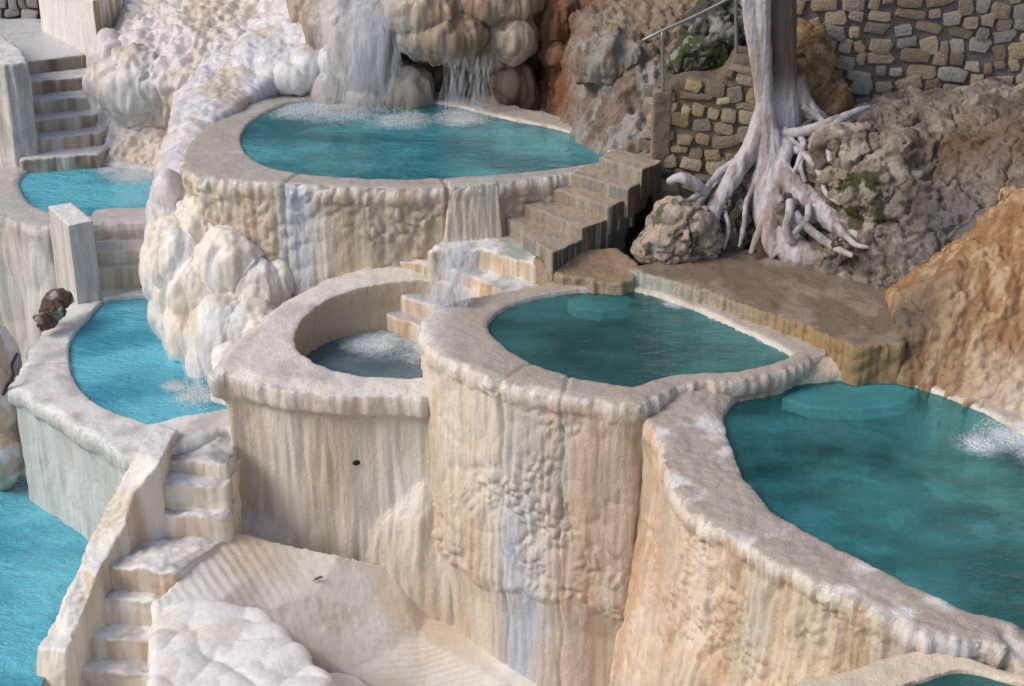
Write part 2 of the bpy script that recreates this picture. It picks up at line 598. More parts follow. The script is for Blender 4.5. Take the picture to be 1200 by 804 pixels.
def groove(f, lines):
    """open joints where two pours of the rim meet"""
    def g(co, n):
        d = f(co, n)
        for A, B in lines:
            a, b = np.array(A)[:2], np.array(B)[:2]; L = np.linalg.norm(b - a); u = (b - a) / L
            v = co[:, :2] - a; t = v @ u; w = np.abs(v[:, 0] * u[1] - v[:, 1] * u[0] + .012 * np.sin(co[:, 2] * 9 + t * 14))
            d = d - .03 * np.exp(-(w / .016) ** 2) * sst(t, -.4, -.3) * (1 - sst(t, L + .05, L + .15))
        return d
    return g

def d_wall(ridge=0.03, fine=0.008, lobe=0.0, lobe_s=(5, 5, 3.2), cob=0.0, cob_s=8, top=0.01, zlip=None, lipdrip=0.0, off=0.0, c=None):
    def f(co, n):
        side = 1 - sst(np.abs(n[:, 2]), 0.45, 0.85)
        if c is not None:
            v = co[:, :2] - np.array(c)[:2]; v = v / (np.linalg.norm(v, axis=1)[:, None] + 1e-9)
            side = side * (0.15 + 0.85 * sst((v * n[:, :2]).sum(1), -0.2, 0.2))
        d = side * (ridge * fbm(co, (5, 5, 0.45), 3, 0.6, off) + fine * fbm(co, (19, 19, 1.1), 2, 0.6, off + 3))
        if lobe: d = d + (0.3 + 0.7 * side) * lobe * lobes(co, lobe_s, off)
        if cob:
            f1, f2 = worley(warp(warp(co, 2.2, 0.16, off), 9, 0.03, off), (cob_s, cob_s, cob_s * 0.8), off)
            d = d + side * cob * (sst(f2 - f1, -0.05, 0.5) - 0.6) * sst(fbm(co, 1.1, 3, 0.6, off + 5), -0.2, 0.45)
        d = d + (1 - side) * top * fbm(co, (3.5, 3.5, 3.5), 4, 0.6, off)
        if zlip is not None:
            zz = zlip(co) if callable(zlip) else zlip + H
            t = np.exp(-((co[:, 2] - (zz - 0.14)) / 0.13) ** 2)
            d = d + side * t * lipdrip * (0.25 + 0.5 * fbm(co, (3, 3, 1.2), 2, 0.5, off + 9) + 0.22 * fbm(co, (14, 14, 1.6), 2, 0.5, off + 19))
        return d
    return f

def c_wall(co, n, base, stain, a=0.5, s=(2.0, 2.0, 0.32), top=None, zr=None, off=0.0, extra=()):
    """streaked run-off colour: mineral stains run downwards from the lip"""
    t = sst(fbm(co, s, 3, 0.55, off), -0.3, 0.5)
    t2 = sst(fbm(co, (7, 7, 0.3), 3, 0.6, off + 40), 0.0, 0.5)
    col = mixc(flat(base, len(co)), flat(stain, len(co)), t * a)
    col = mixc(col, flat(WHITE, len(co)), t2 * 0.3)
    col = mixc(col, flat(SAGE, len(co)), sst(fbm(co, (1.6, 1.6, 0.5), 3, 0.5, off + 70), 0.1, 0.6) * 0.35)
    for p, r, rz, c, w in extra:
        col = mixc(col, flat(c, len(co)), near(co, p, r, rz) * w * (0.7 + 0.6 * fbm(co, (6, 6, 1), 3, 0.6, off + 90)))
    if zr is not None:
        zz = zr(co) if callable(zr) else zr + H
        k = np.exp(-((co[:, 2] - zz + .03) / .07) ** 2) * sst(fbm(co, (6, 6, 2), 3, .6, off + 5), -.5, .25)
        col = mixc(col, flat(WHITE * 1.04, len(co)), k * .6 * (1 - sst(n[:, 2], .8, .97)))
    if top is not None:
        u = sst(n[:, 2], 0.55, 0.92)
        col = mixc(col, top if np.ndim(top) == 2 else flat(top, len(co)), u)
    return col

VX = 0.022

# ---- highest pool
zT = -5.9
T_in = [(281,165),(290,182),(312,195),(345,203),(400,208),(450,210),(500,209.5),(560,206),(620,201),(665,196),(712,186),(702,165),(650,148),(600,138),(520,120),(440,112),(380,113),(335,120),(300,136),(285,150)]
T_out = [(216,190),(226,203),(270,209),(333,214),(400,218),(450,220),(523,218),(580,213.5),(640,206),(690,200),(735,196),(735,165),(660,138),(600,125),(520,108),(440,100),(380,104),(330,106),(298,117),(262,136),(232,158),(218,175)]
cT = PZ(480, 160, zT)
m1, IT, OT = ring([PZ(x, y, zT) for x, y in T_in], [PZ(x, y, zT) for x, y in T_out], cT, -8.4, 0.9, 0.03, 0.2, 0.06)
_t = [PZ(x, y, zT + .012) for x, y in [(526, 210), (580, 206), (583, 214), (527, 218.5)]]
spill = prism(_t, [np.array([_t[0][0] - .06, _t[0][1], H - 6.75]), np.array([_t[1][0] + .06, _t[1][1], H - 6.75]), np.array([_t[2][0] + .08, _t[2][1] - .05, H - 6.75]), np.array([_t[3][0] - .08, _t[3][1] - .1, H - 6.75])])
co, q, n, fn = make([m1], VX, 3, groove(d_wall(0.025, 0.01, 0.03, (4, 4, 4), 0.035, 7, 0.008, zT, 0.03, c=cT), [(PZ(333, 214, zT), PZ(352, 203, zT)), (PZ(523, 218, zT), PZ(519, 208, zT)), (PZ(236, 180, zT), PZ(292, 178, zT))]))
root = thing('stone_pool', 'highest round pool with pale stained wall, filled with teal water below the waterfall', 'pool', OT.mean(0) * [1, 1, 0] + [0, 0, -8.4 + H], 'terraced thermal pools')
pA, pB = PZ(350, 214, zT), PZ(555, 216, zT)
col = c_wall(co, n, CREAM * 0.9, TAN, 0.75, zr=zT, top=mixc(flat([.50, .46, .41], len(co)), flat([.52, .42, .33], len(co)), sst(fbm(co, 1.5, 3), 0, .6) * .5), extra=[(pA - [0, 0, .5], .2, 1.2, BLUE * 1.1, 1.5), (PZ(240, 215, zT), .5, .8, CREAM * 1.05, .5), (PZ(430, 216, zT) - [0, 0, .5], .7, .5, [.40, .36, .28], .7), (PZ(600, 214, zT) - [0, 0, .3], .2, .5, GREY, .5)])
split_basin(root, co, q, n, fn, col, zT)
co, q, n, fn = make([spill], 0.014, 6, d_wall(0.02, 0.012, 0, top=0.004))
put('drip_curtain', co, q, M_WALL, root, c_wall(co, n, CREAM * .95, TAN * 1.1, .7, (5, 5, .2), top=COOL))
water('water', IT, zT - 0.035, W_TOP, [(400, 125, 0.85), (470, 140, .5), (540, 138, 0.45), (350, 128, 0.55)], 1.03)

# ---- shallow pool in the middle, its rim falls towards the front
aN, bN = -9.93, 0.1875
N_in = [(345,402),(350,380),(365,362),(395,345),(440,333),(490,328),(525,334),(535,350),(532,380),(530,410),(524,434),(500,441),(460,441.5),(420,439),(380,429),(357,417)]
N_out = [(262,432),(268,418),(282,402),(310,378),(345,350),(395,326),(440,311),(480,304),(540,300),(575,318),(578,350),(562,380),(556,420),(540,448),(497,452),(450,451),(400,450),(340,444),(300,436),(275,430)]
zN = lambda co: aN + bN * co[:, 1] + H
cN = PS(440, 385, aN, bN)
m1, IN, ON = ring([PS(x, y, aN, bN) for x, y in N_in], [PS(x, y, aN, bN) for x, y in N_out], cN, -9.9, 0.7, 0.13, 0.38, 0.1, ((0.55, -0.02), (0.85, 0.02)))
def dN(co, n):
    d = d_wall(0.035, 0.003, 0.02, (3, 3, 1.2), 0.0, 8, 0.012, zN, 0.05, 5.0, cN)(co, n)
    return d
lump = [sheet([[(455, 540, 14.85), (475, 540, 14.75), (497, 540, 14.55), (542, 540, 14.45)], [(420, 575, 14.85), (450, 575, 14.62), (485, 575, 14.46), (542, 575, 14.35)],
               [(398, 610, 14.75), (440, 610, 14.5), (480, 610, 14.36), (542, 610, 14.25)], [(392, 650, 14.62), (440, 655, 14.4), (480, 660, 14.28), (542, 660, 14.2)],
               [(392, 740, 14.45), (440, 740, 14.3), (480, 740, 14.2), (542, 740, 14.1)]], (0, .8, 0)), ell(300, 625, 15.0, .8, .6, .5)]
co, q, n, fn = make([m1] + lump, VX, 7, dN)
root = thing('stone_pool', 'shallow grey pool with thick rounded lip and tall cream wall, cascade running into it', 'pool', ON.mean(0) * [1, 1, 0] + [0, 0, -9.9 + H], 'terraced thermal pools')
inn = sst(-(((co[:, :2] - cN[:2]) * n[:, :2]).sum(1)), 0, .1)
col = c_wall(co, n, CREAM * [1, 1, 1.02], TAN, 0.4, zr=zN, top=mixc(flat([.74, .69, .63], len(co)), flat([.60, .55, .51], len(co)), sst(fbm(co, 2.5, 4), -.2, .5)), off=9,
             extra=[(PY(475, 580, 14.35), .4, .3, WHITE, 1.0), (PY(350, 560, 14.3), .6, .5, SAGE, .4)])
col = mixc(col, flat([.56, .44, .32], len(co)), inn * (1 - sst(n[:, 2], .4, .7)) * sst(co[:, 2], H - 7.9, H - 7.6) * (1 - sst(co[:, 2] - zN(co), .02, .06)))
split_basin(root, co, q, n, fn, col, lambda c: zN(c))
_r = ray(417, 541); _r = _r / np.linalg.norm(_r); _v = co - np.array([0, 0, H]); _t = _v @ _r
_off = np.linalg.norm(_v - _t[:, None] * _r, axis=1); _hit = _t[_off < .03].min(); hole = ell(417, 541, (_r * _hit)[1] + .035, .05, .045, .038)
raw('drain_hole', hole, plain('hole_dark', (0.015, 0.012, 0.01), 0.9), root, True)
water('water', IN, -7.42, W_DULL, [(530, 400, .9), (480, 370, .6), (440, 400, .5)], 1.02)

# ---- half-moon pool under the tree
zM = -6.7
M_in = [(571,380),(575,370),(592,358),(622,347),(660,340),(700,336),(740,336),(780,346),(830,365),(880,388),(926,411),(922,419),(900,427),(880,432),(850,436),(800,438),(770,444),(745,453),(720,450),(680,443),(640,432),(610,418),(590,405),(575,392)]
M_out = [(499,388),(501,374),(515,362),(545,351),(580,345),(630,335),(680,326),(740,322),(800,335),(860,358),(920,385),(960,408),(950,416),(925,428),(900,435),(880,440),(850,443),(800,446),(775,456),(745,470),(700,465),(640,455),(590,443),(560,432),(530,420),(510,406)]
cM = PZ(740, 392, zM)
m1, IM, OM = ring([PZ(x, y, zM) for x, y in M_in], [PZ(x, y, zM) for x, y in M_out], cM, -10.6, 0.9, 0.04, 0.22, 0.0, ((0.58, 0.02), (0.68, -0.05), (0.8, -0.05)), 260)
def dM(co, n):
    low = sst(co[:, 2] + 0.25 * fbm(co, 1.1, 3), H - 9.1, H - 8.95)
    a = d_wall(0.03, 0.012, 0.035, (5, 5, 4), 0.04, 9, 0.01, zM, 0.025, 12.0, cM)(co, n)
    b = d_wall(0.025, 0.006, 0.0, off=14.0)(co, n)
    return a * low + b * (1 - low)
co, q, n, fn = make([m1], VX, 3, groove(dM, [(PZ(590, 443, zM), PZ(625, 425, zM)), (PZ(660, 459, zM), PZ(668, 440, zM))]))
root = thing('stone_pool', 'half-moon pool of dark green water on a tall rough pillar-like wall, below the walkway', 'pool', OM.mean(0) * [1, 1, 0] + [0, 0, -10.6 + H], 'terraced thermal pools')
def onM(px, py, zz=None):
    p = PZ(px, py, zM).copy()
    if zz is not None: p[2] = zz + H
    return p
topM = mixc(flat(np.array([.50, .44, .38]), len(co)), flat([.50, .42, .35], len(co)), sst(fbm(co, 1.6, 3, off=2), -.1, .5))
topM = mixc(topM, flat(WHITE, len(co)), sst(-(co[:, 0] - PZ(520, 380, zM)[0]), -.15, .1) * .6)
col = c_wall(co, n, CREAM * [.98, .96, .95], TAN, 0.55, zr=zM, top=topM, off=21,
             extra=[(onM(612, 447, -9.4), .24, 1.8, BLUE * 1.15, 1.4), (onM(700, 466, -9.2), .3, 1.9, PINK * [.8, .72, .66], .8), (onM(500, 390, -7.6), .5, 1.2, CREAM * 1.06, .6), (onM(640, 455, -7.6), .35, .9, LILAC, .5)])
split_basin(root, co, q, n, fn, col, zM)
seat = slab([(664, 352), (675, 345), (705, 342), (735, 345), (746, 352), (735, 360), (705, 364), (675, 360)], zM - .068, zM - .2)
co, q, n, fn = make([seat], 0.02, 2, d_wall(0.004, 0.002, top=.002))
put('seat', co, q, M_LOBE, root, flat([.78, .82, .76], len(co)))
water('water', IM, zM - 0.05, W_MID, [(800, 352, .3)], 1.03)

# ---- wide pool at the right
zR = -6.9
R_in = [(848,485),(858,470),(880,458),(912,448),(950,443),(1000,440),(1055,443),(1100,456),(1150,476),(1200,502),(1290,545),(1360,620),(1340,690),(1260,760,),(1205,745),(1183,728),(1133,716),(1090,696),(1033,669),(950,626),(910,603),(873,563),(860,536),(850,508)]
R_out = [(757,474,-6.84),(753,460,-6.79),(768,447,-6.74),(800,443,-6.73),(850,442,-6.73),(888,438,-6.72),(910,430,-6.71),(940,417,-6.71),(985,418,-6.76),(1040,425,-6.86),(1120,438,-6.9),(1180,460,-6.9),(1240,485,-6.9),(1340,520,-6.9),(1440,620,-6.9),(1410,740,-7.0),(1290,790,-7.02),(1215,786,-7.02),(1190,768,-7.0),(1176,752,-6.92),(1150,746,-6.9),(1083,738,-6.9),(1033,713,-6.9),(983,690,-6.9),(933,666,-6.9),(877,633,-6.9),(835,610,-6.9),(806,590,-6.9),(792,560,-6.9),(782,525,-6.88),(768,497,-6.87)]
cR = PZ(1020, 560, zR)
m1, IR, OR_ = ring([PZ(x, y, zR if not (x > 1184 and y > 700) else -7.0) for x, y in R_in], [PZ(*p) for p in R_out], cR, -11.8, 0.9, 0.03, 0.2, 0.55, ((0.2, 0.05), (0.5, 0.28)), 280)
def dR(co, n):
    return d_wall(0.035, 0.02, 0.05, (8, 8, 1.6), 0.03, 11, 0.012, zR, 0.06, 30.0, cR)(co, n)
lumpR = [ell(780, 500, 13.45, .2, .25, .3)]
co, q, n, fn = make([m1] + lumpR, VX, 3, dR)
root = thing('stone_pool', 'widest pool at the right with deep teal water and ribbed drip-covered outer wall', 'pool', OR_.mean(0) * [1, 1, 0] + [0, 0, -11.8 + H], 'terraced thermal pools')
topR = mixc(flat([.50, .43, .37], len(co)), flat(WHITE * .95, len(co)), sst(fbm(co, 2.2, 4, off=7), 0.1, .6))
g = PZ(1100, 722, zR)
col = c_wall(co, n, CREAM * [1.0, .93, .86], TAN * [1.15, 1.1, 1.1], 0.85, (3, 3, .12), zr=zR, top=topR, off=33,
             extra=[(PZ(1170, 748, zR) - [0, 0, .12], .12, .12, RUST, 1.4), (PZ(1120, 740, zR) - [0, 0, .12], .35, .3, BLUE, .9), (PZ(790, 560, zR) - [0, 0, 1.5], .6, 1.8, PINK * 1.15, .5)])
split_basin(root, co, q, n, fn, col, zR)
seat = slab([(915, 466), (940, 452), (1000, 447), (1055, 450), (1078, 458), (1062, 472), (1010, 480), (950, 477)], zR - .064, zR - .2)
co, q, n, fn = make([seat], 0.02, 2, d_wall(0.004, 0.002, top=.002))
put('seat', co, q, M_LOBE, root, flat([.92, .94, .9], len(co)))
water('water', IR, zR - 0.05, W_RIGHT, [(1190, 512, .42), (1150, 520, .3), (1230, 530, .4)], 1.03)

# ---- small pool corner below it
zK = -7.04
K_out = [(905, 812), (1000, 784), (1080, 761), (1140, 772), (1200, 790), (1330, 800), (1330, 1000), (1000, 1000), (880, 880)]
K_in = [(1053, 806), (1090, 792), (1133, 784), (1200, 800), (1290, 812), (1300, 960), (1060, 960), (1030, 840)]
cK = PZ(1170, 880, zK)
m1, IK, OK = ring([PZ(x, y, zK) for x, y in K_in], [PZ(x, y, zK) for x, y in K_out], cK, -11.8, 0.7, 0.03, 0.2, 0.1)
co, q, n, fn = make([m1], 0.022, 4, d_wall(0.03, 0.006, off=50, c=cK))
root = thing('stone_pool', 'corner of a lower pool with smooth cream rim under the widest pool', 'pool', OK.mean(0) * [1, 1, 0] + [0, 0, -11.8 + H], 'terraced thermal pools')
split_basin(root, co, q, n, fn, c_wall(co, n, CREAM, TAN, .6, top=CREAM * [1, .95, .9]), zK)
water('water', IK, zK - .04, W_MID, [], 1.03, .025)

# ---- narrow pool at the left
zL = -7.95
L_in = [(80,405),(86,388),(103,370),(120,352),(150,346),(190,345),(260,350),(330,390),(330,440),(290,470),(248,482),(215,487),(178,497),(165,494),(130,482),(103,466),(86,445),(80,424)]
L_out = [(17,450),(30,430),(42,405),(60,380),(82,354),(105,337),(150,330),(200,330),(280,335),(380,380),(380,450),(300,500),(262,497),(235,510),(205,520),(165,534),(140,526),(100,500),(60,474),(30,458)]
cL = PZ(180, 420, zL)
m1, IL, OL = ring([PZ(x, y, zL) for x, y in L_in], [PZ(x, y, zL) for x, y in L_out], cL, -9.9, 0.8, 0.05, 0.25, 0.0)
co, q, n, fn = make([m1], VX, 3, groove(d_wall(0.02, 0.006, 0.02, (5, 5, 3), 0, 8, 0.008, zL, 0.07, 60.0, cL), [(PZ(33, 426, zL), PZ(84, 424, zL)), (PZ(100, 345, zL), PZ(120, 352, zL))]))
root = thing('stone_pool', 'narrow left pool with smooth white curved rim and bright blue water', 'pool', OL.mean(0) * [1, 1, 0] + [0, 0, -9.9 + H], 'terraced thermal pools')
col = c_wall(co, n, np.array([.56, .59, .55]), WHITE * .9, 0.6, zr=zL, top=mixc(flat(WHITE, len(co)), flat(COOL, len(co)), sst(fbm(co, 2, 3), -.2, .5)), off=61,
             extra=[(PZ(30, 500, zL), .5, .5, PINK, .6)])
split_basin(root, co, q, n, fn, col, zL)
water('water', IL, zL - 0.05, W_LEFT, [(232, 462, .32), (205, 452, .2)], 1.04)

# ---- small pool at the upper left
zU = -7.25
U_in = [(20,218),(24,206),(38,197),(70,193),(110,190),(160,194),(230,204),(270,225),(240,248),(190,250.5),(150,253),(110,254),(70,253),(42,244),(27,232)]
U_out = [(-40,225),(-30,210),(0,200),(30,190),(70,184),(120,182),(170,186),(260,196),(320,225),(280,255),(192,259),(150,259),(108,260),(55,264),(20,255),(-15,243)]
cU = PZ(120, 222, zU)
m1, IU, OU = ring([PZ(x, y, zU) for x, y in U_in], [PZ(x, y, zU) for x, y in U_out], cU, -10.2, 0.8, 0.02, 0.15, 0.05)
co, q, n, fn = make([m1], VX * 1.2, 3, d_wall(0.03, 0.01, 0.09, (2.5, 2.5, 1.0), 0, 8, 0.008, zU, 0.05, 80.0, cU))
root = thing('stone_pool', 'small pool at the foot of the long upper staircase, wet drapery on its outer wall', 'pool', OU.mean(0) * [1, 1, 0] + [0, 0, -10.2 + H], 'terraced thermal pools')
split_basin(root, co, q, n, fn, c_wall(co, n, WHITE * .85, PINK, 0.6, top=COOL, off=81, extra=[(PY(45, 300, 18.5), .4, .5, SAGE * .8, .7), (PY(15, 400, 18), .7, .5, PINK, .7)]), zU)
water('water', IU, zU - 0.04, W_LEFT, [(160, 203, .55), (130, 198, .3)], 1.03)

# ---- lowest pool, bottom left
zD = -9.42
D_ = [PZ(*p, zD) for p in [(-260, 520), (-60, 525), (10, 540), (60, 575), (130, 590), (190, 590), (150, 625), (118, 660), (75, 730), (56, 765), (50, 830), (50, 1000), (-300, 1000)]]
water('water', D_, zD, W_LEFT, [], 1.0)

# ------------------------------------------------------------------ cascade ledges and steps around the shallow pool
def sheetz(rows, thick=0.6):
    g = [[PZ(*q) for q in r] for r in rows]
    nr, nc = len(g), len(g[0])
    vs = [tuple(p) for r in g for p in r] + [tuple(p - np.array([0, 0, thick])) for r in g for p in r]
    fs = []; o = nr * nc
    for i in range(nr - 1):
        for j in range(nc - 1):
            a, b, c, d = i * nc + j, i * nc + j + 1, (i + 1) * nc + j + 1, (i + 1) * nc + j
            fs.append([a, b, c, d]); fs.append([o + d, o + c, o + b, o + a])
    for j in range(nc - 1):
        fs.append([j + 1, j, o + j, o + j + 1]); k = (nr - 1) * nc
        fs.append([k + j, k + j + 1, o + k + j + 1, o + k + j])
    for i in range(nr - 1):
        a, b = i * nc, (i + 1) * nc
        fs.append([a, b, o + b, o + a]); a, b = a + nc - 1, b + nc - 1
        fs.append([b, a, o + a, o + b])
    return tris(vs, fs)

def ribbon(rows, zb):
    top = [PZ(l[0], l[1], z) for l, r, z in rows] + [PZ(r[0], r[1], z) for l, r, z in rows][::-1]
    return prism(top, down(top, zb))

root = thing('cascade_steps', 'wet cream ledges under the drip curtain carrying the cascade into the shallow pool', 'ledge', PZ(550, 330, -7.4))
specs = [('ledge', [(505, 294), (535, 268), (600, 262), (640, 290), (634, 306), (628, 309), (560, 292)], -6.52, -7.5),
         ('ledge', [(462, 303), (500, 296), (560, 300), (645, 318), (650, 333), (620, 346), (598, 343), (545, 320), (500, 312)], -6.74, -7.6),
         ('step', [(463, 341), (476, 333), (520, 330), (580, 345), (560, 372), (522, 362), (490, 352)], -7.02, -7.8),
         ('step', [(446, 363), (456, 356), (500, 352), (550, 368), (540, 400), (503, 385), (470, 374)], -7.22, -7.9)]
for k, (nm, poly, z, zb) in enumerate(specs):
    co, q, n, fn = make([slab(poly, z, zb)], 0.018, 4, d_wall(0.02, 0.008, 0.02, (6, 6, 4), top=0.02, zlip=z, lipdrip=0.02, off=90 + k))
    col = c_wall(co, n, mixc(CREAM[None], ORANGE[None], np.array([.25]))[0], ORANGE, .7, (4, 4, .3), top=mixc(flat(WHITE, len(co)), flat([.42, .45, .40], len(co)), sst(fbm(co, 3, 3, off=5), -.2, .4)) if k < 2 else flat(LILAC * .8, len(co)), off=92 + k)
    put(nm, co, q, M_LOBE, root, col)

# ------------------------------------------------------------------ stairs
def stair(root, specs, mat, colf, voxel=0.018, smooth=2, disp=None, name='step'):
    for k, (poly, z, zb) in enumerate(specs):
        top = [np.array(p) for p in poly]
        co, q, n, fn = make([prism(top, down(top, zb))], voxel, smooth, disp(k, z))
        put(name, co, q, mat, root, colf(co, n, k))

def back(a, b, ea=(0, .5), eb=(0, .5)):
    return [a, b, b + np.array([eb[0], eb[1], 0]), a + np.array([ea[0], ea[1], 0])]

# right stair beside the highest pool
root = thing('staircase', 'short weathered concrete staircase climbing right of the highest pool', 'staircase', PZ(650, 295, -6.5))
rs = [((590, 254), (647, 296), (683, 280), -6.33), ((610, 238), (683, 267), (713, 257), -6.19), ((640, 218), (713, 242), (741, 233), -6.04),
      ((669, 203), (737, 222), (756, 211), -5.89), ((700, 184), (752, 200), (772, 190), -5.74)]
sp = []
for fl, fr, re, z in rs:
    a, b, e = PZ(*fl, z), PZ(*fr, z), PZ(*re, z)
    d = (e - b) * 1.15
    sp.append(([a, b, b + d, a + d], z, z - .34))
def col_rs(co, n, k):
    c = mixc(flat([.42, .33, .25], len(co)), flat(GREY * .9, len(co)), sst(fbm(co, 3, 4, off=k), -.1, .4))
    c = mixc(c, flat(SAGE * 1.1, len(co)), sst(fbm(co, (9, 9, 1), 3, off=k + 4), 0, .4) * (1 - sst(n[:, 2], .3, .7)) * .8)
    c = mixc(c, flat([.13, .085, .055], len(co)), sst(n[:, 0], .3, .7) * .9)  # shade on the right-facing sides, put into the colour as dark brown
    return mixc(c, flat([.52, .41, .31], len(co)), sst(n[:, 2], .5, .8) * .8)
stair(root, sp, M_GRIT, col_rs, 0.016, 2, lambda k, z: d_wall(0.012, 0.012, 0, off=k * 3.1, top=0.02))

# landing block at its foot
b = slab([(628, 301, -6.45), (650, 296, -6.45), (696, 290, -6.46), (724, 292, -6.47), (746, 308, -6.5), (742, 326, -6.6), (722, 333, -6.63), (655, 322, -6.58), (640, 316, -6.55)], -6.5, -7.0)
co, q, n, fn = make([b], 0.018, 3, d_wall(0.02, 0.02, .02, (7, 7, 7), top=0.015, off=101))
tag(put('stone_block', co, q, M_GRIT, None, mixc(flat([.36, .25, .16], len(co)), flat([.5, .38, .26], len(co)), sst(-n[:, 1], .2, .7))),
    'flat brown landing block at the foot of the weathered concrete staircase', 'block')

# walkway
W = [(738, 315), (775, 305), (850, 289), (930, 303), (1000, 323), (1062, 345), (1066, 375), (1057, 401), (1004, 404), (960, 386), (900, 364), (840, 343), (780, 325)]
co, q, n, fn = make([slab(W, -6.53, -7.3)], 0.018, 3, d_wall(0.02, 0.02, 0.03, (7, 7, 5), top=0.015, zlip=-6.53, lipdrip=0.02, off=111))
side = mixc(flat([.50, .44, .34], len(co)), flat([.45, .30, .15], len(co)), sst(co[:, 0] - PZ(860, 380, -6.7)[0], -.4, .8))
side = mixc(side, flat([.60, .62, .58], len(co)), sst(PZ(800, 345, -6.6)[0] - co[:, 0], -.3, .4) * .7)
colw = mixc(side, mixc(flat([.27, .20, .145], len(co)), flat([.38, .30, .225], len(co)), sst(fbm(co, 2.5, 4), -.2, .5)), sst(n[:, 2], .45, .8))
tag(put('walkway', co, q, M_GRIT, None, colw), 'raised brown gritty walkway slab between the tree roots and the half-moon pool', 'walkway')

# lower left stair
root = thing('staircase', 'rounded cream travertine staircase at the bottom left, beside the lowest pool', 'staircase', PZ(150, 780, -10.2))
ls = [((196, 536), (266, 544), -8.04, .9), ((168, 568), (266, 568), -8.2, .6), ((150, 601), (266, 604), -8.47, .5), ((108, 660), (203, 671), -8.74, .85),
      ((104, 699), (188, 704), -9.01, .4), ((91, 744), (186, 750), -9.31, .4), ((76, 783), (184, 790), -9.55, .4), ((60, 822), (190, 830), -9.8, .4)]
sp = []
for k, (a, b, z, dp) in enumerate(ls):
    a, b = PZ(*a, z), PZ(*b, z)
    sp.append(((back(a, b, (0, dp), (0.03, dp)) if k != 3 else [a, b, PZ(268, 626, z), PZ(262, 590, z), PZ(130, 590, z)]), z, z - 0.75))
def col_ls(co, n, k):
    c = c_wall(co, n, CREAM, TAN, .75, (4, 4, .5), off=120 + k)
    t = mixc(flat(WHITE * 1.02, len(co)), flat(LILAC * .85, len(co)), sst(fbm(co, 3, 3, off=k), -.1, .5))
    if k < 1: t = t * .72
    return mixc(c, t, sst(n[:, 2], .3, .7))
stair(root, sp, M_LOBE, col_ls, 0.018, 6, lambda k, z: d_wall(0.015, 0.005, 0.03, (4, 4, 6), top=0.03, zlip=z, lipdrip=0.02, off=k * 5.3))
rows = [((182, 494), (208, 502), -7.86), ((160, 530), (186, 541), -7.88), ((138, 572), (158, 576), -8.13), ((117, 612), (146, 618), -8.42), ((102, 640), (128, 645), -8.6),
        ((93, 662), (114, 672), -8.68), ((76, 700), (104, 700), -8.88), ((57, 742), (86, 744), -9.12), ((44, 757), (79, 762), -9.16), ((44, 812), (78, 815), -9.58)]
co, q, n, fn = make([ribbon(rows, -10.6)], 0.018, 3, d_wall(0.015, 0.008, 0.012, (5, 5, 5), top=0.02, off=131))
put('parapet', co, q, M_LOBE, root, c_wall(co, n, CREAM * 1.03, TAN, .7, top=WHITE * .95, off=133))

# step flight between the two left pools
root = thing('staircase', 'three rounded steps leading from the narrow left pool up to the small upper pool', 'staircase', PZ(140, 345, -7.9))
sp = []
for a, b, z in [((100, 262), (205, 256), -7.27), ((100, 294), (200, 290), -7.48), ((103, 313), (195, 310), -7.66), ((100, 344), (200, 344), -7.97)]:
    a, b = PZ(*a, z), PZ(*b, z)
    sp.append((back(a, b), z, -8.2))
stair(root, sp, M_LOBE, lambda co, n, k: c_wall(co, n, CREAM * .95, TAN, .8, (5, 5, .3), top=COOL * .95, off=140 + k), 0.022, 4, lambda k, z: d_wall(0.015, 0.006, 0.02, (4, 4, 4), top=0.015, off=k * 7.7))
pr = [slab([(56, 241), (84, 237), (109, 258), (80, 265)], -6.92, -8.8), ribbon([((57, 262), (80, 266), -7.15), ((80, 297), (113, 294), -7.45), ((83, 350), (116, 348), -7.9)], -8.8)]
co, q, n, fn = make(pr, 0.018, 1, d_wall(0.006, 0.004, 0, top=0.006, off=151))
put('parapet', co, q, M_CONC, root, c_wall(co, n, COOL * 1.12, GREY * 1.4, .4, top=WHITE, off=152))

# long stair at the upper left
root = thing('staircase', 'long narrow staircase with dark stained risers at the upper left', 'staircase', PZ(65, 190, -7.2))
sp = []
us = [((24, 187), (115, 180), -7.09), ((24, 165), (117, 155), -6.9), ((24, 143), (112, 133), -6.71), ((24, 119), (110, 112), -6.52), ((24, 97), (108, 89), -6.33)]
for a, b, z in us:
    a, b = PZ(*a, z), PZ(*b, z)
    sp.append((back(a, b, (0, .6), (.1, .6)), z, z - .6))
a, b = PZ(24, 72.5, -6.13), PZ(99, 63, -6.13)
sp.append(([a, b, PZ(60, 33, -6.13), PZ(55, 22, -6.13), PZ(-40, 22, -6.13), PZ(-40, 60, -6.13)], -6.13, -7))
def col_us(co, n, k):
    c = c_wall(co, n, mixc(CREAM[None], ORANGE[None], np.array([.3]))[0] * .7, UMBER * 1.6, .9, (5, 5, .6), off=160 + k)
    if k == 5: c = c * .6
    return mixc(c, flat([.58, .59, .61], len(co)), sst(n[:, 2], .35, .75))
stair(root, sp, M_LOBE, col_us, 0.024, 2, lambda k, z: d_wall(0.015, 0.01, 0.02, (5, 5, 5), top=0.01, off=k * 4.1))
pr = [slab([(4, 77), (31, 73), (24, 58), (-10, 34), (-60, 40)], -5.8, -7.8)]
co, q, n, fn = make(pr, 0.024, 1, d_wall(0.02, 0.02, .02, (6, 6, 6), top=0.02, off=171))
put('parapet', co, q, M_CONC, root, c_wall(co, n, COOL * 1.08, GREY * 1.2, .7, (2, 2, 2), top=WHITE * .95, off=172))

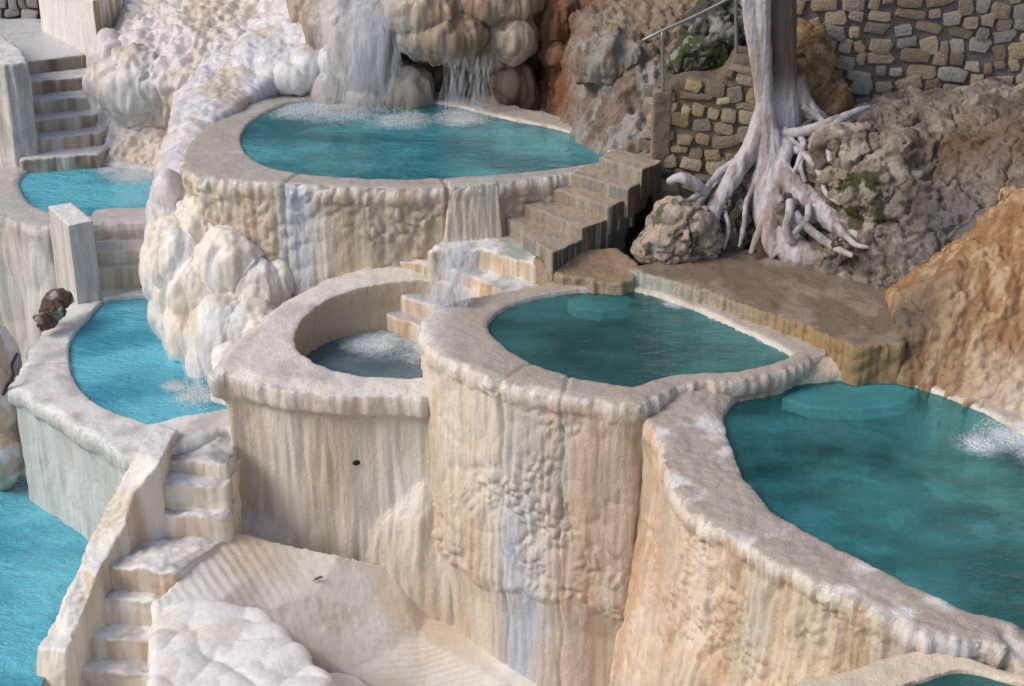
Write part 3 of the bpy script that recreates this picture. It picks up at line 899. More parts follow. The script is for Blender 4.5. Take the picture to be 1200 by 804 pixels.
top = [PZ(49, 36, -6.14), PZ(116, 72, -6.14), PZ(150, 58, -6.14), PZ(90, 10, -6.14)]
for p in top: p[2] = H - 5.28
co, q, n, fn = make([prism(top, down(top, -7.1))], 0.03, 1, d_wall(0.006, 0.003, 0, top=0.004, off=181))
e = PZ(118, 72, -6.14)
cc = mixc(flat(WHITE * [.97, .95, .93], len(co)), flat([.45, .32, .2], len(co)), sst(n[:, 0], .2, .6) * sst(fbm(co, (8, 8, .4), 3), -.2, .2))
tag(put('concrete_wall', co, q, M_CONC, None, cc), 'white concrete block wall beside the landing of the upper left staircase', 'wall')

# ------------------------------------------------------------------ terrace slab and flowstone mounds
rows = [[(262, 618, -8.72), (330, 636, -8.88), (400, 650, -9.05), (460, 664, -9.3), (515, 684, -9.7), (610, 765, -9.95), (760, 800, -10.1)],
        [(232, 655, -8.78), (300, 672, -8.97), (370, 695, -9.2), (430, 718, -9.5), (490, 745, -9.8), (590, 800, -10.05), (760, 840, -10.3)],
        [(183, 704, -8.88), (250, 709, -8.98), (310, 715, -9.2), (350, 748, -9.5), (410, 790, -9.9), (500, 830, -10.2), (740, 870, -10.6)]]
def d_slab(co, n):
    p = PZ(240, 665, -9.0)
    u = (co[:, 0] * 0.75 + co[:, 1] * 0.66)
    r = 0.006 * np.sin(u * 60 + 2 * fbm(co, 2, 2)) * near(co, p, .75)
    p2 = PZ(520, 775, -10.0)
    r2 = 0.005 * np.sin((co[:, 1] * 1.0 - co[:, 0] * .25) * 110 + 3 * fbm(co, 1.5, 2)) * near(co, p2, .7)
    return (r + r2) * sst(n[:, 2], .3, .8) + d_wall(0.015, 0.006, 0.0, top=0.006, off=191)(co, n)
co, q, n, fn = make([sheetz(rows, .8)], 0.02, 4, d_slab)
cc = mixc(flat([.84, .81, .76], len(co)), flat([.76, .66, .53], len(co)), sst(fbm(co, 1.2, 4, off=3), 0, .6) * .8)
cc = mixc(cc, flat([.6, .42, .24], len(co)), near(co, PZ(300, 655, -9), .45, .6) * .7 + near(co, PZ(520, 745, -9.9), .5, .5) * .5)
tag(put('terrace_slab', co, q, M_LOBE, None, cc), 'sloping cream travertine terrace with fine ripples, at the foot of the two tall pool walls', 'terrace')

def d_lobes(amp, s, off, fine=0.006, amp2=0.0, s2=None, ridge=0.0):
    def f(co, n):
        d = amp * lobes(co, s, off) + fine * fbm(co, 14, 3, .6, off)
        if amp2: d = d + amp2 * lobes(co, s2, off + 5, 0.1)
        if ridge: d = d + ridge * fbm(co, (7, 7, .7), 3, .6, off)
        return d
    return f
def blob_group(name, label, cat, ms, voxel, smooth, disp, colf, mat=None, kind=None):
    co, q, n, fn = make(ms, voxel, smooth, disp)
    o = put(name, co, q, mat or M_LOBE, None, colf(co, n))
    tag(o, label, cat, kind=kind)
    return o

blob_group('travertine_mound', 'smooth white scaly travertine mound spilling from the front edge of the terrace', 'mound',
    [ell(232, 775, 13.05, .34, .36, .40), ell(285, 780, 13.1, .42, .45, .40), ell(225, 825, 12.85, .36, .35, .5), ell(325, 805, 12.98, .36, .4, .30), ell(280, 840, 12.8, .6, .5, .42), ell(390, 835, 12.88, .4, .4, .24),
     slab([(183, 706), (250, 712), (305, 716), (340, 755), (385, 800), (370, 840), (182, 840)], -9.0, -10.6)],
    0.016, 12, d_lobes(.085, (2.7, 2.7, 3.8), 3.3, .002, .01, (5, 5, 7)),
    lambda co, n: mixc(flat(WHITE * 1.03, len(co)), flat(CREAM, len(co)), sst(fbm(co, 1.5, 3, off=4), 0, .6) * .6))

blob_group('travertine_mound', 'bulbous cream travertine lobes hanging below the highest pool over the narrow left pool', 'mound',
    [ell(212, 300, 17.2, .36, .4, .42), ell(192, 325, 17.3, .2, .3, .32), ell(240, 345, 17.0, .38, .4, .5), ell(272, 310, 16.95, .36, .35, .42), ell(305, 345, 16.8, .3, .3, .4), ell(225, 390, 16.85, .26, .3, .36),
     ell(268, 400, 16.55, .34, .35, .5), ell(300, 400, 16.45, .35, .35, .45), ell(238, 425, 16.5, .12, .2, .28), ell(272, 455, 15.9, .15, .25, .5), ell(320, 330, 16.9, .25, .25, .25), ell(252, 350, 17.25, .72, .5, .85), ell(285, 380, 16.95, .5, .5, .7), ell(240, 270, 17.3, .3, .3, .4)],
    0.02, 40, d_lobes(.08, (4.2, 4.2, 1.3), 8.1, .004, .025, (9, 9, 2.4), .035),
    lambda co, n: mixc(mixc(flat([.80, .72, .62], len(co)), flat(WHITE * 1.03, len(co)), sst(fbm(co, (3, 3, .8), 3, off=6), -.2, .4)), flat([.66, .52, .38], len(co)), sst(fbm(co, (2, 2, 1), 3, off=12), .1, .7) * .5))

# ------------------------------------------------------------------ cliffs
def cliff(name, ms, voxel, smooth, disp, colf, mat):
    co, q, n, fn = make(ms, voxel, smooth, disp)
    o = put(name, co, q, mat, None, colf(co, n)); tag(o, kind='structure'); return o

rows = [[(60, -90, 25), (150, -90, 24.4), (230, -90, 24), (300, -90, 23.6), (380, -90, 23), (500, -90, 23)],
        [(120, 0, 23.6), (170, 0, 23.0), (230, 0, 22.6), (300, 0, 22.3), (380, 0, 22), (500, 0, 22)],
        [(118, 50, 22.6), (160, 50, 21.9), (220, 50, 21.6), (290, 50, 21.5), (380, 50, 21.5), (500, 50, 21.5)],
        [(108, 100, 21.8), (150, 100, 21.2), (210, 100, 20.9), (270, 100, 20.8), (350, 100, 21), (500, 100, 21)],
        [(103, 150, 21.6), (150, 150, 21.5), (200, 150, 21.3), (260, 150, 20.8), (330, 150, 20.6), (400, 150, 20.5)],
        [(98, 215, 21.1), (150, 215, 20.8), (200, 215, 20.6), (260, 215, 20.3), (330, 215, 20.2), (400, 215, 20)],
        [(98, 280, 21.0), (150, 280, 20.8), (200, 280, 20.6), (260, 280, 20.3), (330, 280, 20.2), (400, 280, 20)]]
rows = [[(x, y, Y * 1.025) for x, y, Y in r] for r in rows]
cliff('cliff', [sheet(rows), ell(160, 100, 22.0, .45, .35, .45), ell(130, 65, 22.6, .16, .3, .2), ell(240, 130, 21.4, .35, .3, .4)],
      0.03, 16, d_lobes(.10, (3.2, 3.2, .9), 21.0, .01, .06, (6, 6, 1.8), .06),
      lambda co, n: mixc(mixc(mixc(flat([.66, .62, .61], len(co)), flat([.60, .52, .43], len(co)), sst(fbm(co, (1.5, 1.5, .7), 3, off=3), -.1, .5)), flat(PINK * 1.05, len(co)), near(co, PY(190, 175, 20.8), .9, .5)),
                         flat([.08, .2, .04], len(co)), near(co, PY(128, 105, 21.2), .06, .25) * .9), M_LOBE)

rows = [[(350, -80, 22.5), (390, -80, 22.2), (440, -80, 22), (520, -80, 22)],
        [(345, -20, 22), (385, -20, 21.6), (430, -20, 21.4), (500, -20, 21.2)],
        [(315, 20, 21.7), (350, 20, 21.2), (392, 20, 20.9), (450, 20, 20.8)],
        [(264, 60, 21.0), (305, 60, 20.6), (350, 60, 20.4), (400, 60, 20.6)],
        [(215, 108, 20.2), (255, 108, 19.85), (300, 108, 19.9), (340, 106, 20.5)],
        [(203, 150, 19.3), (222, 150, 18.9), (246, 148, 18.95), (275, 138, 19.6)],
        [(192, 190, 18.6), (204, 190, 18.2), (216, 190, 18.1), (230, 180, 18.7)],
        [(180, 240, 18.0), (195, 240, 17.65), (212, 240, 17.5), (235, 240, 17.6)],
        [(174, 290, 17.8), (200, 290, 17.4), (230, 290, 17.2), (260, 290, 17.3)]]
cliff('cliff', [sheet(rows, (0.1, 1.0, -.6)), ell(197, 235, 17.7, .16, .2, .3), ell(365, 75, 20.3, .22, .25, .22), ell(398, 72, 20.2, .25, .25, .3), ell(345, 90, 20.2, .2, .2, .15)],
      0.022, 7, d_lobes(.09, (2.6, 1.2, 1.6), 31.0, .004, .008, (6, 3, 3), .03),
      lambda co, n: mixc(mixc(flat([.70, .68, .69], len(co)), flat([.58, .56, .60], len(co)), sst(fbm(co, 1.8, 3, off=3), -.1, .5)), flat([.60, .50, .40], len(co)), sst(fbm(co, 1.2, 3, off=14), 0, .4) * .8), M_LOBE)

rows = [[(330, -100, 21.4), (420, -100, 21), (500, -100, 20.8), (560, -100, 20.8), (620, -100, 21.2), (660, -100, 21.5)],
        [(340, -20, 21.2), (420, -20, 20.6), (500, -20, 20.3), (560, -20, 20.4), (610, -20, 20.7), (650, -20, 21.2)],
        [(350, 40, 20.9), (420, 40, 20.3), (500, 40, 20.3), (560, 40, 20.4), (605, 40, 20.6), (650, 40, 21.2)],
        [(350, 80, 20.9), (420, 80, 20.4), (500, 80, 20.9), (560, 80, 21.0), (605, 80, 20.6), (650, 80, 21.2)],
        [(350, 120, 20.9), (420, 120, 20.5), (500, 120, 21.0), (560, 120, 21.1), (605, 120, 20.4), (650, 120, 21.0)],
        [(350, 180, 20.9), (420, 180, 20.6), (500, 180, 21.0), (560, 180, 21.0), (605, 180, 20.3), (650, 180, 21.0)]]
def col_c4(co, n):
    c = mixc(flat([.42, .335, .25], len(co)), flat([.27, .175, .10], len(co)), sst(fbm(co, (1.6, 1.6, .6), 3, off=3), -.3, .4))
    c = mixc(c, flat(LILAC, len(co)), near(co, PY(430, 40, 20.2), .7, .8) * .9)
    c = mixc(c, flat([.26, .14, .06], len(co)), near(co, PY(600, 110, 20.3), .35, .6) * .9)
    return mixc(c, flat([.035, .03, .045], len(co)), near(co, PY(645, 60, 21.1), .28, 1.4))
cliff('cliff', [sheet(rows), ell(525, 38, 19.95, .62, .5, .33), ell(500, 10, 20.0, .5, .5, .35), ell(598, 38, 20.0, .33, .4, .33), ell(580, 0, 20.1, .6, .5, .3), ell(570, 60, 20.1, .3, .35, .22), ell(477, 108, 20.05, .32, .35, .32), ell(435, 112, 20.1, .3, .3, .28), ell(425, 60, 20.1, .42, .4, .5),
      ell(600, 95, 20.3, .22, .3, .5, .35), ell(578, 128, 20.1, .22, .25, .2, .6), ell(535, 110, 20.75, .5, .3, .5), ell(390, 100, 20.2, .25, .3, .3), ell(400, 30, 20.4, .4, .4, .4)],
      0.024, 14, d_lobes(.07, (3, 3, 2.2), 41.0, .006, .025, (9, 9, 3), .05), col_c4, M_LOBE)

rows = [[(625, -100, 21.8), (665, -100, 20.8), (720, -100, 20.6), (800, -100, 20.6), (880, -100, 20.6), (1000, -100, 20.6)],
        [(632, 0, 21.3), (662, 0, 20.5), (700, 0, 20.1), (790, 0, 19.8), (870, 0, 19.6), (1000, 0, 19.6)],
        [(636, 45, 21.1), (660, 45, 20.1), (690, 45, 19.3), (750, 40, 19.1), (830, 50, 19), (1000, 50, 18.8)],
        [(632, 90, 20.9), (655, 90, 19.9), (686, 90, 18.8), (740, 80, 18.4), (830, 90, 18.4), (1000, 90, 18.5)],
        [(620, 140, 20.7), (650, 140, 19.7), (686, 140, 18.5), (735, 130, 18.1), (790, 140, 17.9), (1000, 140, 18)],
        [(600, 190, 20), (650, 190, 19.3), (692, 185, 18.0), (735, 175, 17.8), (790, 180, 17.6), (1000, 180, 17.8)],
        [(640, 240, 18.6), (670, 240, 18.4), (705, 240, 17.8), (745, 240, 17.6), (800, 240, 17.3), (1000, 240, 17.5)],
        [(660, 320, 17.6), (690, 320, 17.3), (720, 320, 17.1), (760, 320, 16.9), (800, 320, 16.8), (1000, 320, 17)]]
def col_c5(co, n):
    c = mixc(flat([.29, .215, .165], len(co)), flat(COOL * .7, len(co)), sst(fbm(co, (3, 3, 1.2), 4, off=3), -.1, .35))
    c = mixc(c, flat([.36, .26, .17], len(co)), near(co, PY(780, 20, 19.6), 1.0, .7) * .8)
    c = mixc(c, flat(RUST * 1.1, len(co)), np.clip(near(co, PY(655, 40, 20.2), .55, .9) * 1.5 + near(co, PY(662, 120, 19.4), .55, .5) * 1.3, 0, 1) * .95)
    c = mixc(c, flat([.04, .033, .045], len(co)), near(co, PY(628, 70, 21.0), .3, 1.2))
    c = mixc(c, flat([.09, .045, .025], len(co)), near(co, PY(745, 270, 17.3), .5, .45) * .95)
    return c
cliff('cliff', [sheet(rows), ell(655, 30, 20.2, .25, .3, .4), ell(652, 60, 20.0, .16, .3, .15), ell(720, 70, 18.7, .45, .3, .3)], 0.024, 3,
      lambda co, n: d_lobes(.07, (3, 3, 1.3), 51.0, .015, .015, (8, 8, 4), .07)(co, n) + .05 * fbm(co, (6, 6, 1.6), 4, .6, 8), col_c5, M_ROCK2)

rows = [[(930, 128, 18.8), (1000, 126, 18.8), (1045, 112, 18.8), (1105, 100, 18.8), (1160, 94, 18.8), (1330, 100, 18.8)],
        [(930, 138, 17.5), (1000, 136, 17.35), (1045, 120, 17.4), (1105, 106, 17.4), (1160, 100, 17.4), (1330, 106, 17.2)],
        [(930, 165, 17.0), (990, 165, 16.5), (1050, 160, 16.35), (1120, 160, 16.4), (1215, 160, 16.1), (1330, 160, 15.9)],
        [(932, 215, 16.6), (990, 210, 16.0), (1050, 210, 15.9), (1105, 210, 15.95), (1215, 210, 15.5), (1330, 210, 15.3)],
        [(945, 260, 16.2), (1000, 260, 15.9), (1050, 260, 15.75), (1100, 260, 15.5), (1215, 260, 15.1), (1330, 260, 14.9)],
        [(955, 305, 15.85), (1000, 305, 15.75), (1045, 310, 15.45), (1085, 310, 15.2), (1215, 310, 14.8), (1330, 310, 14.6)],
        [(965, 345, 15.6), (1000, 345, 15.4), (1040, 350, 15.2), (1090, 350, 15.0), (1215, 345, 14.6), (1330, 345, 14.4)],
        [(965, 420, 15.4), (1000, 420, 15.2), (1050, 420, 15.1), (1090, 420, 14.9), (1215, 420, 14.5), (1330, 420, 14.3)]]
def col_c7(co, n):
    c = mixc(flat([.40, .34, .28], len(co)), flat([.62, .55, .47], len(co)), sst(fbm(co, 3, 4, .65, 3), -.15, .3))
    c = mixc(c, flat([.15, .125, .11], len(co)), sst(fbm(co, 2.2, 4, .55, 23), .15, .4) * .7)
    c = mixc(c, flat([.30, .17, .09], len(co)), near(co, PY(1130, 170, 16.2), .35, .3) * .9)
    c = mixc(c, flat([.22, .225, .26], len(co)), near(co, PY(1110, 270, 15.5), .6, .7) * .85)
    c = mixc(c, flat([.25, .17, .12], len(co)), near(co, PY(1190, 160, 16.1), .8, .6) * .8)
    c = mixc(c, flat([.09, .10, .04], len(co)), sst(fbm(co, 4, 4, .6, 43), .1, .3) * (near(co, PY(1010, 230, 15.9), .7, .6)) * 1.1)
    c = c * np.array([.80, .77, .74])
    return mixc(c, flat([.05, .09, .02], len(co)), near(co, PY(1035, 112, 17.3), .45, .1) * sst(fbm(co, 8, 2), -.3, .3))
def d_rock(co, n):
    f1, f2 = worley(warp(co, 3, .1), (4, 4, 4.6), 3.0)
    g1, g2 = worley(warp(co, 5, .05), (13, 13, 13), 9.0)
    pits = -0.045 * sst(fbm(co, 6, 3, .55, 13), .2, .38) - .03 * np.clip(1 - g1 / .42, 0, 1)
    cr = -0.09 * np.exp(-(fbm(co, (1.6, 1.6, 1.2), 3, .5, 77) / .035) ** 2)
    return cr + pits + 0.11 * fbm(co, 1.6, 3, .5, 3) + 0.016 * fbm(co, (7, 7, 5), 3, .55, 9) + 0.03 * sst(f2 - f1, 0, .3)
cliff('cliff', [sheet(rows), ell(1000, 190, 16.6, .5, .4, .45)], 0.018, 2, d_rock, col_c7, M_ROCK)

rows = [[(1195, 235, 14.95), (1215, 235, 14.85), (1260, 235, 14.7), (1340, 235, 14.5)],
        [(1140, 285, 14.8), (1170, 285, 14.6), (1250, 280, 14.3), (1340, 280, 14.0)],
        [(1056, 345, 14.75), (1110, 330, 14.3), (1200, 330, 14.1), (1340, 330, 13.6)],
        [(1056, 390, 14.25), (1110, 390, 13.95), (1200, 390, 13.8), (1340, 390, 13.2)],
        [(1056, 440, 14.02), (1110, 450, 13.8), (1165, 470, 13.45), (1340, 480, 12.8)],
        [(1053, 520, 14.1), (1110, 520, 13.7), (1200, 530, 13.0), (1340, 530, 12.5)]]
rows = [[(r[0][0] - 14, r[0][1], r[0][2] + .6)] + r for r in rows]
def col_c8(co, n):
    c = mixc(flat([.38, .23, .115], len(co)), flat([.52, .37, .22], len(co)), sst(fbm(co, (4, 4, 1), 4, .6, 3), -.2, .35))
    c = mixc(c, flat([.30, .14, .055], len(co)), sst(fbm(co, (6, 6, .5), 3, .6, 33), -.1, .3) * .8)
    c = mixc(c, flat([.12, .09, .07], len(co)), near(co, PY(1066, 390, 14.3), .4, .9) * .95)
    return mixc(c, flat(WHITE * [.9, .8, .72], len(co)), near(co, PY(1195, 480, 13.2), .5, .4) * .7)
cliff('flowstone', [sheet(rows)], 0.018, 3, lambda co, n: d_lobes(.05, (7, 7, 3), 61.0, .012, .035, (15, 15, 8), .035)(co, n), col_c8, M_WALL)

def boulder(name, label, ms, disp, colf, mat=None, voxel=.02, smooth=2):
    return blob_group(name, label, 'boulder', ms, voxel, smooth, disp, colf, mat or M_ROCK)
gr = lambda co, n: mixc(mixc(flat([.62, .49, .39], len(co)), flat([.40, .34, .29], len(co)), sst(fbm(co, 4, 4), -.1, .35)), flat([.08, .085, .04], len(co)), sst(fbm(co, 6, 3, off=9), .25, .4) * .8)
boulder('boulder', 'pale rough boulder left of the tree roots, beside the walkway', [ell(795, 272, 16.3, .38, .35, .42), ell(775, 290, 16.2, .3, .3, .25), ell(830, 280, 16.3, .2, .3, .25)], lambda co, n: d_rock(co, n) * .7, gr)
boulder('boulder', 'mossy rock wrapped by the grey tree roots', [ell(885, 235, 16.85, .42, .35, .62), ell(850, 260, 16.6, .3, .3, .4), ell(935, 262, 16.5, .42, .35, .45), ell(985, 300, 16.0, .4, .3, .25), ell(1020, 320, 15.8, .3, .25, .2), ell(925, 180, 17.1, .35, .3, .4)],
        lambda co, n: d_rock(co, n), lambda co, n: gr(co, n) * .45)
boulder('boulder', 'dark lichen-covered boulder behind the handrail', [ell(838, 50, 18.0, .42, .4, .52), ell(815, 75, 17.9, .35, .3, .3)], lambda co, n: d_rock(co, n) * .8,
        lambda co, n: mixc(mixc(flat([.10, .095, .085], len(co)), flat([.36, .34, .30], len(co)), sst(fbm(co, 4, 4), 0, .3)), flat([.06, .09, .02], len(co)), sst(fbm(co, 5, 3, off=9), .2, .4)))
boulder('boulder', 'lumpy rust-brown rock between the tree trunk and the stone wall', [ell(948, 90, 17.75, .2, .3, .42), ell(965, 118, 17.6, .22, .25, .2), ell(935, 60, 17.85, .18, .25, .25), ell(950, 50, 17.9, .15, .2, .15)],
        d_lobes(.09, (9, 9, 9), 71., .03, .03, (19, 19, 19)), lambda co, n: mixc(flat([.30, .17, .08], len(co)), flat([.45, .31, .18], len(co)), sst(fbm(co, 5, 3), -.2, .3)))
deb = lambda co, n: mixc(flat([.16, .11, .08], len(co)), flat([.5, .45, .4], len(co)), sst(fbm(co, 6, 3), .1, .3))
boulder('boulder', 'brown crumbly rubble lump beside the white parapet on the narrow left pool', [ell(70, 350, 17.6, .14, .1, .07), ell(60, 362, 17.45, .13, .1, .1), ell(51, 375, 17.25, .09, .1, .07)], lambda co, n: d_lobes(.05, (14, 14, 14), 5.)(co, n) + .06 * fbm(co, 7, 4), deb, None, .016, 1)
boulder('boulder', 'pinkish wet rock at the left edge of the photo between two pools', [ell(-8, 480, 16.4, .22, .3, .5), ell(0, 530, 16.3, .22, .3, .4), ell(-8, 430, 16.9, .25, .4, .5)],
        d_lobes(.05, (4, 4, 2), 75., .01, .02, (10, 10, 6)), lambda co, n: mixc(flat(PINK, len(co)), flat(WHITE * .9, len(co)), sst(fbm(co, 3, 3), -.1, .3)), M_LOBE)

# ------------------------------------------------------------------ dry stone walls
def masonry(root, A, B, zlo, ztop, colors, seed, sw=(.13, .34), sh=(.10, .19), thick=.5, mortar=(.17, .16, .16)):
    rs = random.Random(seed)
    A = np.array(A); B = np.array(B)
    L = np.linalg.norm((B - A)[:2]); ux = (B - A) / L; ux[2] = 0
    nrm = np.array([ux[1], -ux[0], 0.0])
    if nrm[1] > 0: nrm = -nrm
    up = np.array([0, 0, 1.0]) - nrm * 0.06
    V, Fc, CO = [], [], []
    z = zlo
    while True:
        h = rs.uniform(*sh) * rs.choice([.8, 1, 1, 1.25]); x = rs.uniform(-.2, 0)
        if z > max(ztop(0), ztop(L * .5), ztop(L)): break
        while x < L:
            w = rs.uniform(*sw) * rs.choice([.6, 1, 1, 1.3]); h0 = h; h = h0 * rs.uniform(.7, 1.25)
            cx, cz = x + w / 2, z + h0 / 2 + rs.uniform(-.035, .035) + .05 * math.sin(x * 2.1 + seed)
            if cz + h * .4 < ztop(cx):
                k = rs.randint(5, 9); tl = rs.uniform(-.3, .3); o = len(V); e = rs.uniform(.02, .055)
                c = np.array(rs.choice(colors)) * rs.uniform(.6, 1.1)
                ringp = []
                for i in range(k):
                    a = 2 * math.pi * (i + rs.uniform(-.25, .25)) / k
                    ca, sa = math.cos(a), math.sin(a)
                    px_ = (w / 2 - .001) * math.copysign(abs(ca) ** .42, ca) * rs.uniform(.84, 1.06)
                    pz_ = (h / 2 + .002) * math.copysign(abs(sa) ** .42, sa) * rs.uniform(.84, 1.06)
                    ringp.append((px_ * math.cos(tl) - pz_ * math.sin(tl), px_ * math.sin(tl) + pz_ * math.cos(tl)))
                for sc_, dd in ((1.02, -.08), (1.0, e * .45), (.90, e), (.45, e + rs.uniform(0, .012))):
                    for (a_, b_) in ringp:
                        p = A + ux * (cx + a_ * sc_) + up * (cz + b_ * sc_ - A[2]) + nrm * dd
                        V.append(p); CO.append(c)
                V.append(A + ux * cx + up * (cz - A[2]) + nrm * (e + .008)); CO.append(c)
                for r_ in range(3):
                    for i in range(k):
                        j = (i + 1) % k
                        Fc.append([o + r_ * k + i, o + r_ * k + j, o + (r_ + 1) * k + j, o + (r_ + 1) * k + i])
                for i in range(k): Fc.append([o + 3 * k + i, o + 3 * k + (i + 1) % k, o + 4 * k, o + 4 * k])
            x += w + rs.uniform(0, .02); h = h0
        z += h * .97
    co = np.array(V); q = np.array(Fc)
    n, fn = normals(co, q)
    if (fn @ nrm).mean() < 0: q = q[:, ::-1]
    put('stones', co, q, M_MASON, root, np.array(CO), smooth=False)
    xs = np.linspace(0, L, 9)
    tp = [A + ux * x + up * (ztop(x) - .02 - A[2]) - nrm * .01 for x in xs]
    tp2 = [p - nrm * thick for p in tp]
    loop = tp + tp2[::-1]
    bt = [A + ux * x + up * (zlo - .3 - A[2]) - nrm * .01 for x in xs]
    m = prism(loop, bt + [p - nrm * thick for p in bt][::-1])
    co, q, n, fn = make([m], .035, 1, lambda co, n: .015 * fbm(co, 9, 3))
    put('mortar', co, q, M_ROCK, root, flat(mortar, len(co)))

ST = [(.50, .40, .29), (.44, .35, .26), (.56, .48, .39), (.42, .35, .29), (.52, .41, .28), (.46, .42, .38)]
A, B = PY(905, 150, 18.15), PY(1400, 150, 17.9)
root = thing('stone_wall', 'rubble stone wall with grey mortar at the top right, above the big grey rock', 'wall', A)
masonry(root, A, B, A[2] - .3, lambda x: H - 3.0, ST, 5, (.15, .36), (.12, .2), mortar=(.25, .215, .20))
A, B = PY(763, 210, 17.25), PY(905, 210, 17.0)
root = thing('stone_wall', 'yellow-stained rubble wall behind the tree, below the handrail', 'wall', A)
zt = lambda x: (PY(800, 100, 17.2)[2] if x < .25 else PY(800, 92, 17.2)[2] if x < .72 else PY(850, 66, 17.1)[2])
ST2 = [(.44, .35, .25), (.36, .28, .20), (.48, .40, .28), (.45, .34, .19), (.34, .30, .25)]
masonry(root, A, B, A[2] - .35, zt, ST2, 8, (.14, .32), (.11, .2), mortar=(.22, .175, .13))
post = slab([(764, 108), (788, 106), (790, 98), (768, 98)], PY(776, 106, 17.2)[2] - H, -5.9)
co, q, n, fn = make([post], .02, 2, lambda co, n: .01 * fbm(co, 8, 3))
put('pier', co, q, M_ROCK, root, flat([.36, .28, .21], len(co)))
A, B = PY(-60, 32, 25.2), PY(60, 32, 25.2)
root = thing('stone_wall', 'strip of pale stone wall at the top left corner behind the landing', 'wall', A)
masonry(root, A, B, A[2] - .3, lambda x: A[2] + 1.2, [(.45, .42, .4), (.3, .28, .27)], 9, mortar=(.08, .08, .08))

# ------------------------------------------------------------------ handrail
root = thing('handrail', 'thin grey metal handrail on top of the yellow-stained wall', 'handrail', PY(776, 106, 17.25))
def pl(name, pts, r):
    P = [tuple(PY(*p)) + (r,) for p in pts]
    raw(name, tube(P, 10, 3), M_METAL, root, True)
pl('rail', [(752, 48, 17.2), (776, 36, 17.2), (818, 17, 17.25), (863, -6, 17.3), (900, -25, 17.3)], .018)
pl('post', [(776, 36, 17.2), (776.5, 70, 17.2), (777, 112, 17.2)], .019)
pl('post', [(862, -6, 17.3), (862.5, 30, 17.3), (863, 72, 17.3)], .019)

# ------------------------------------------------------------------ tree
PXM = 1903 / 17.0 * .93
def T(pts): return tube([tuple(PY(x, y, Y)) + (r / PXM,) for x, y, Y, r in pts], 12, 6)
tr = [T([(905, -420, 17.3, 22), (905, -200, 17.25, 23), (908, 0, 17.2, 24), (911, 70, 17.15, 22), (914, 120, 17.1, 23), (918, 160, 17.05, 22), (915, 200, 17.0, 16)]),
      T([(880, -420, 17.1, 10), (878, -100, 17.0, 10), (879, 0, 16.95, 10), (886, 55, 16.92, 9), (895, 105, 16.9, 10), (899, 140, 16.85, 12), (903, 180, 16.75, 16), (905, 225, 16.6, 19), (910, 262, 16.45, 20), (926, 288, 16.2, 20), (945, 300, 16.0, 15), (975, 305, 15.9, 9)]),
      T([(893, -420, 17.0, 9), (893, 0, 16.92, 9), (896, 60, 16.9, 9), (898, 110, 16.88, 9), (890, 145, 16.85, 11), (876, 180, 16.75, 11), (858, 210, 16.6, 10), (842, 238, 16.45, 9), (833, 262, 16.35, 8), (824, 290, 16.25, 6)]),
      T([(894, 130, 16.9, 9), (880, 165, 16.85, 8), (862, 195, 16.8, 7), (842, 215, 16.7, 6), (818, 240, 16.5, 4), (812, 262, 16.4, 3)]),
      T([(905, 160, 16.9, 9), (921, 170, 16.75, 8), (917, 195, 16.6, 10), (930, 218, 16.45, 12), (952, 238, 16.3, 13), (975, 258, 16.1, 12), (993, 272, 15.95, 9), (1015, 278, 15.8, 4)]),
      T([(930, 90, 17.15, 14), (940, 118, 17.1, 12), (955, 134, 17.05, 9), (972, 140, 17.1, 4)]),
      T([(898, 190, 16.75, 10), (888, 225, 16.6, 10), (893, 262, 16.4, 9), (905, 290, 16.2, 8)]),
      T([(912, 230, 16.5, 12), (900, 270, 16.3, 14), (915, 298, 16.15, 12)])]
co, q = remesh(tr, .012, 5)
n, _ = normals(co, q)
co = co + n * (.016 * fbm(co, (10, 10, .7), 3, .5) + .005 * fbm(co, 9, 3))[:, None]
root = thing('tree', 'grey-white fig tree trunk with flared roots gripping the rock above the walkway', 'tree', PY(905, 290, 16.3))
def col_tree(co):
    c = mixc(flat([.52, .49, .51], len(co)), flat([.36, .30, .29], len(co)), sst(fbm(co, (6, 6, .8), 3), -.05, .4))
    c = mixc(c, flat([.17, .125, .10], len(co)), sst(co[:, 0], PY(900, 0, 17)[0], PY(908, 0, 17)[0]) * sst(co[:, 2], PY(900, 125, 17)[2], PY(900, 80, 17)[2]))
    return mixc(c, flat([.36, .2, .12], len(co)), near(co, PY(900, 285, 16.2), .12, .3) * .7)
put('trunk', co, q, M_BARK, root, col_tree(co))
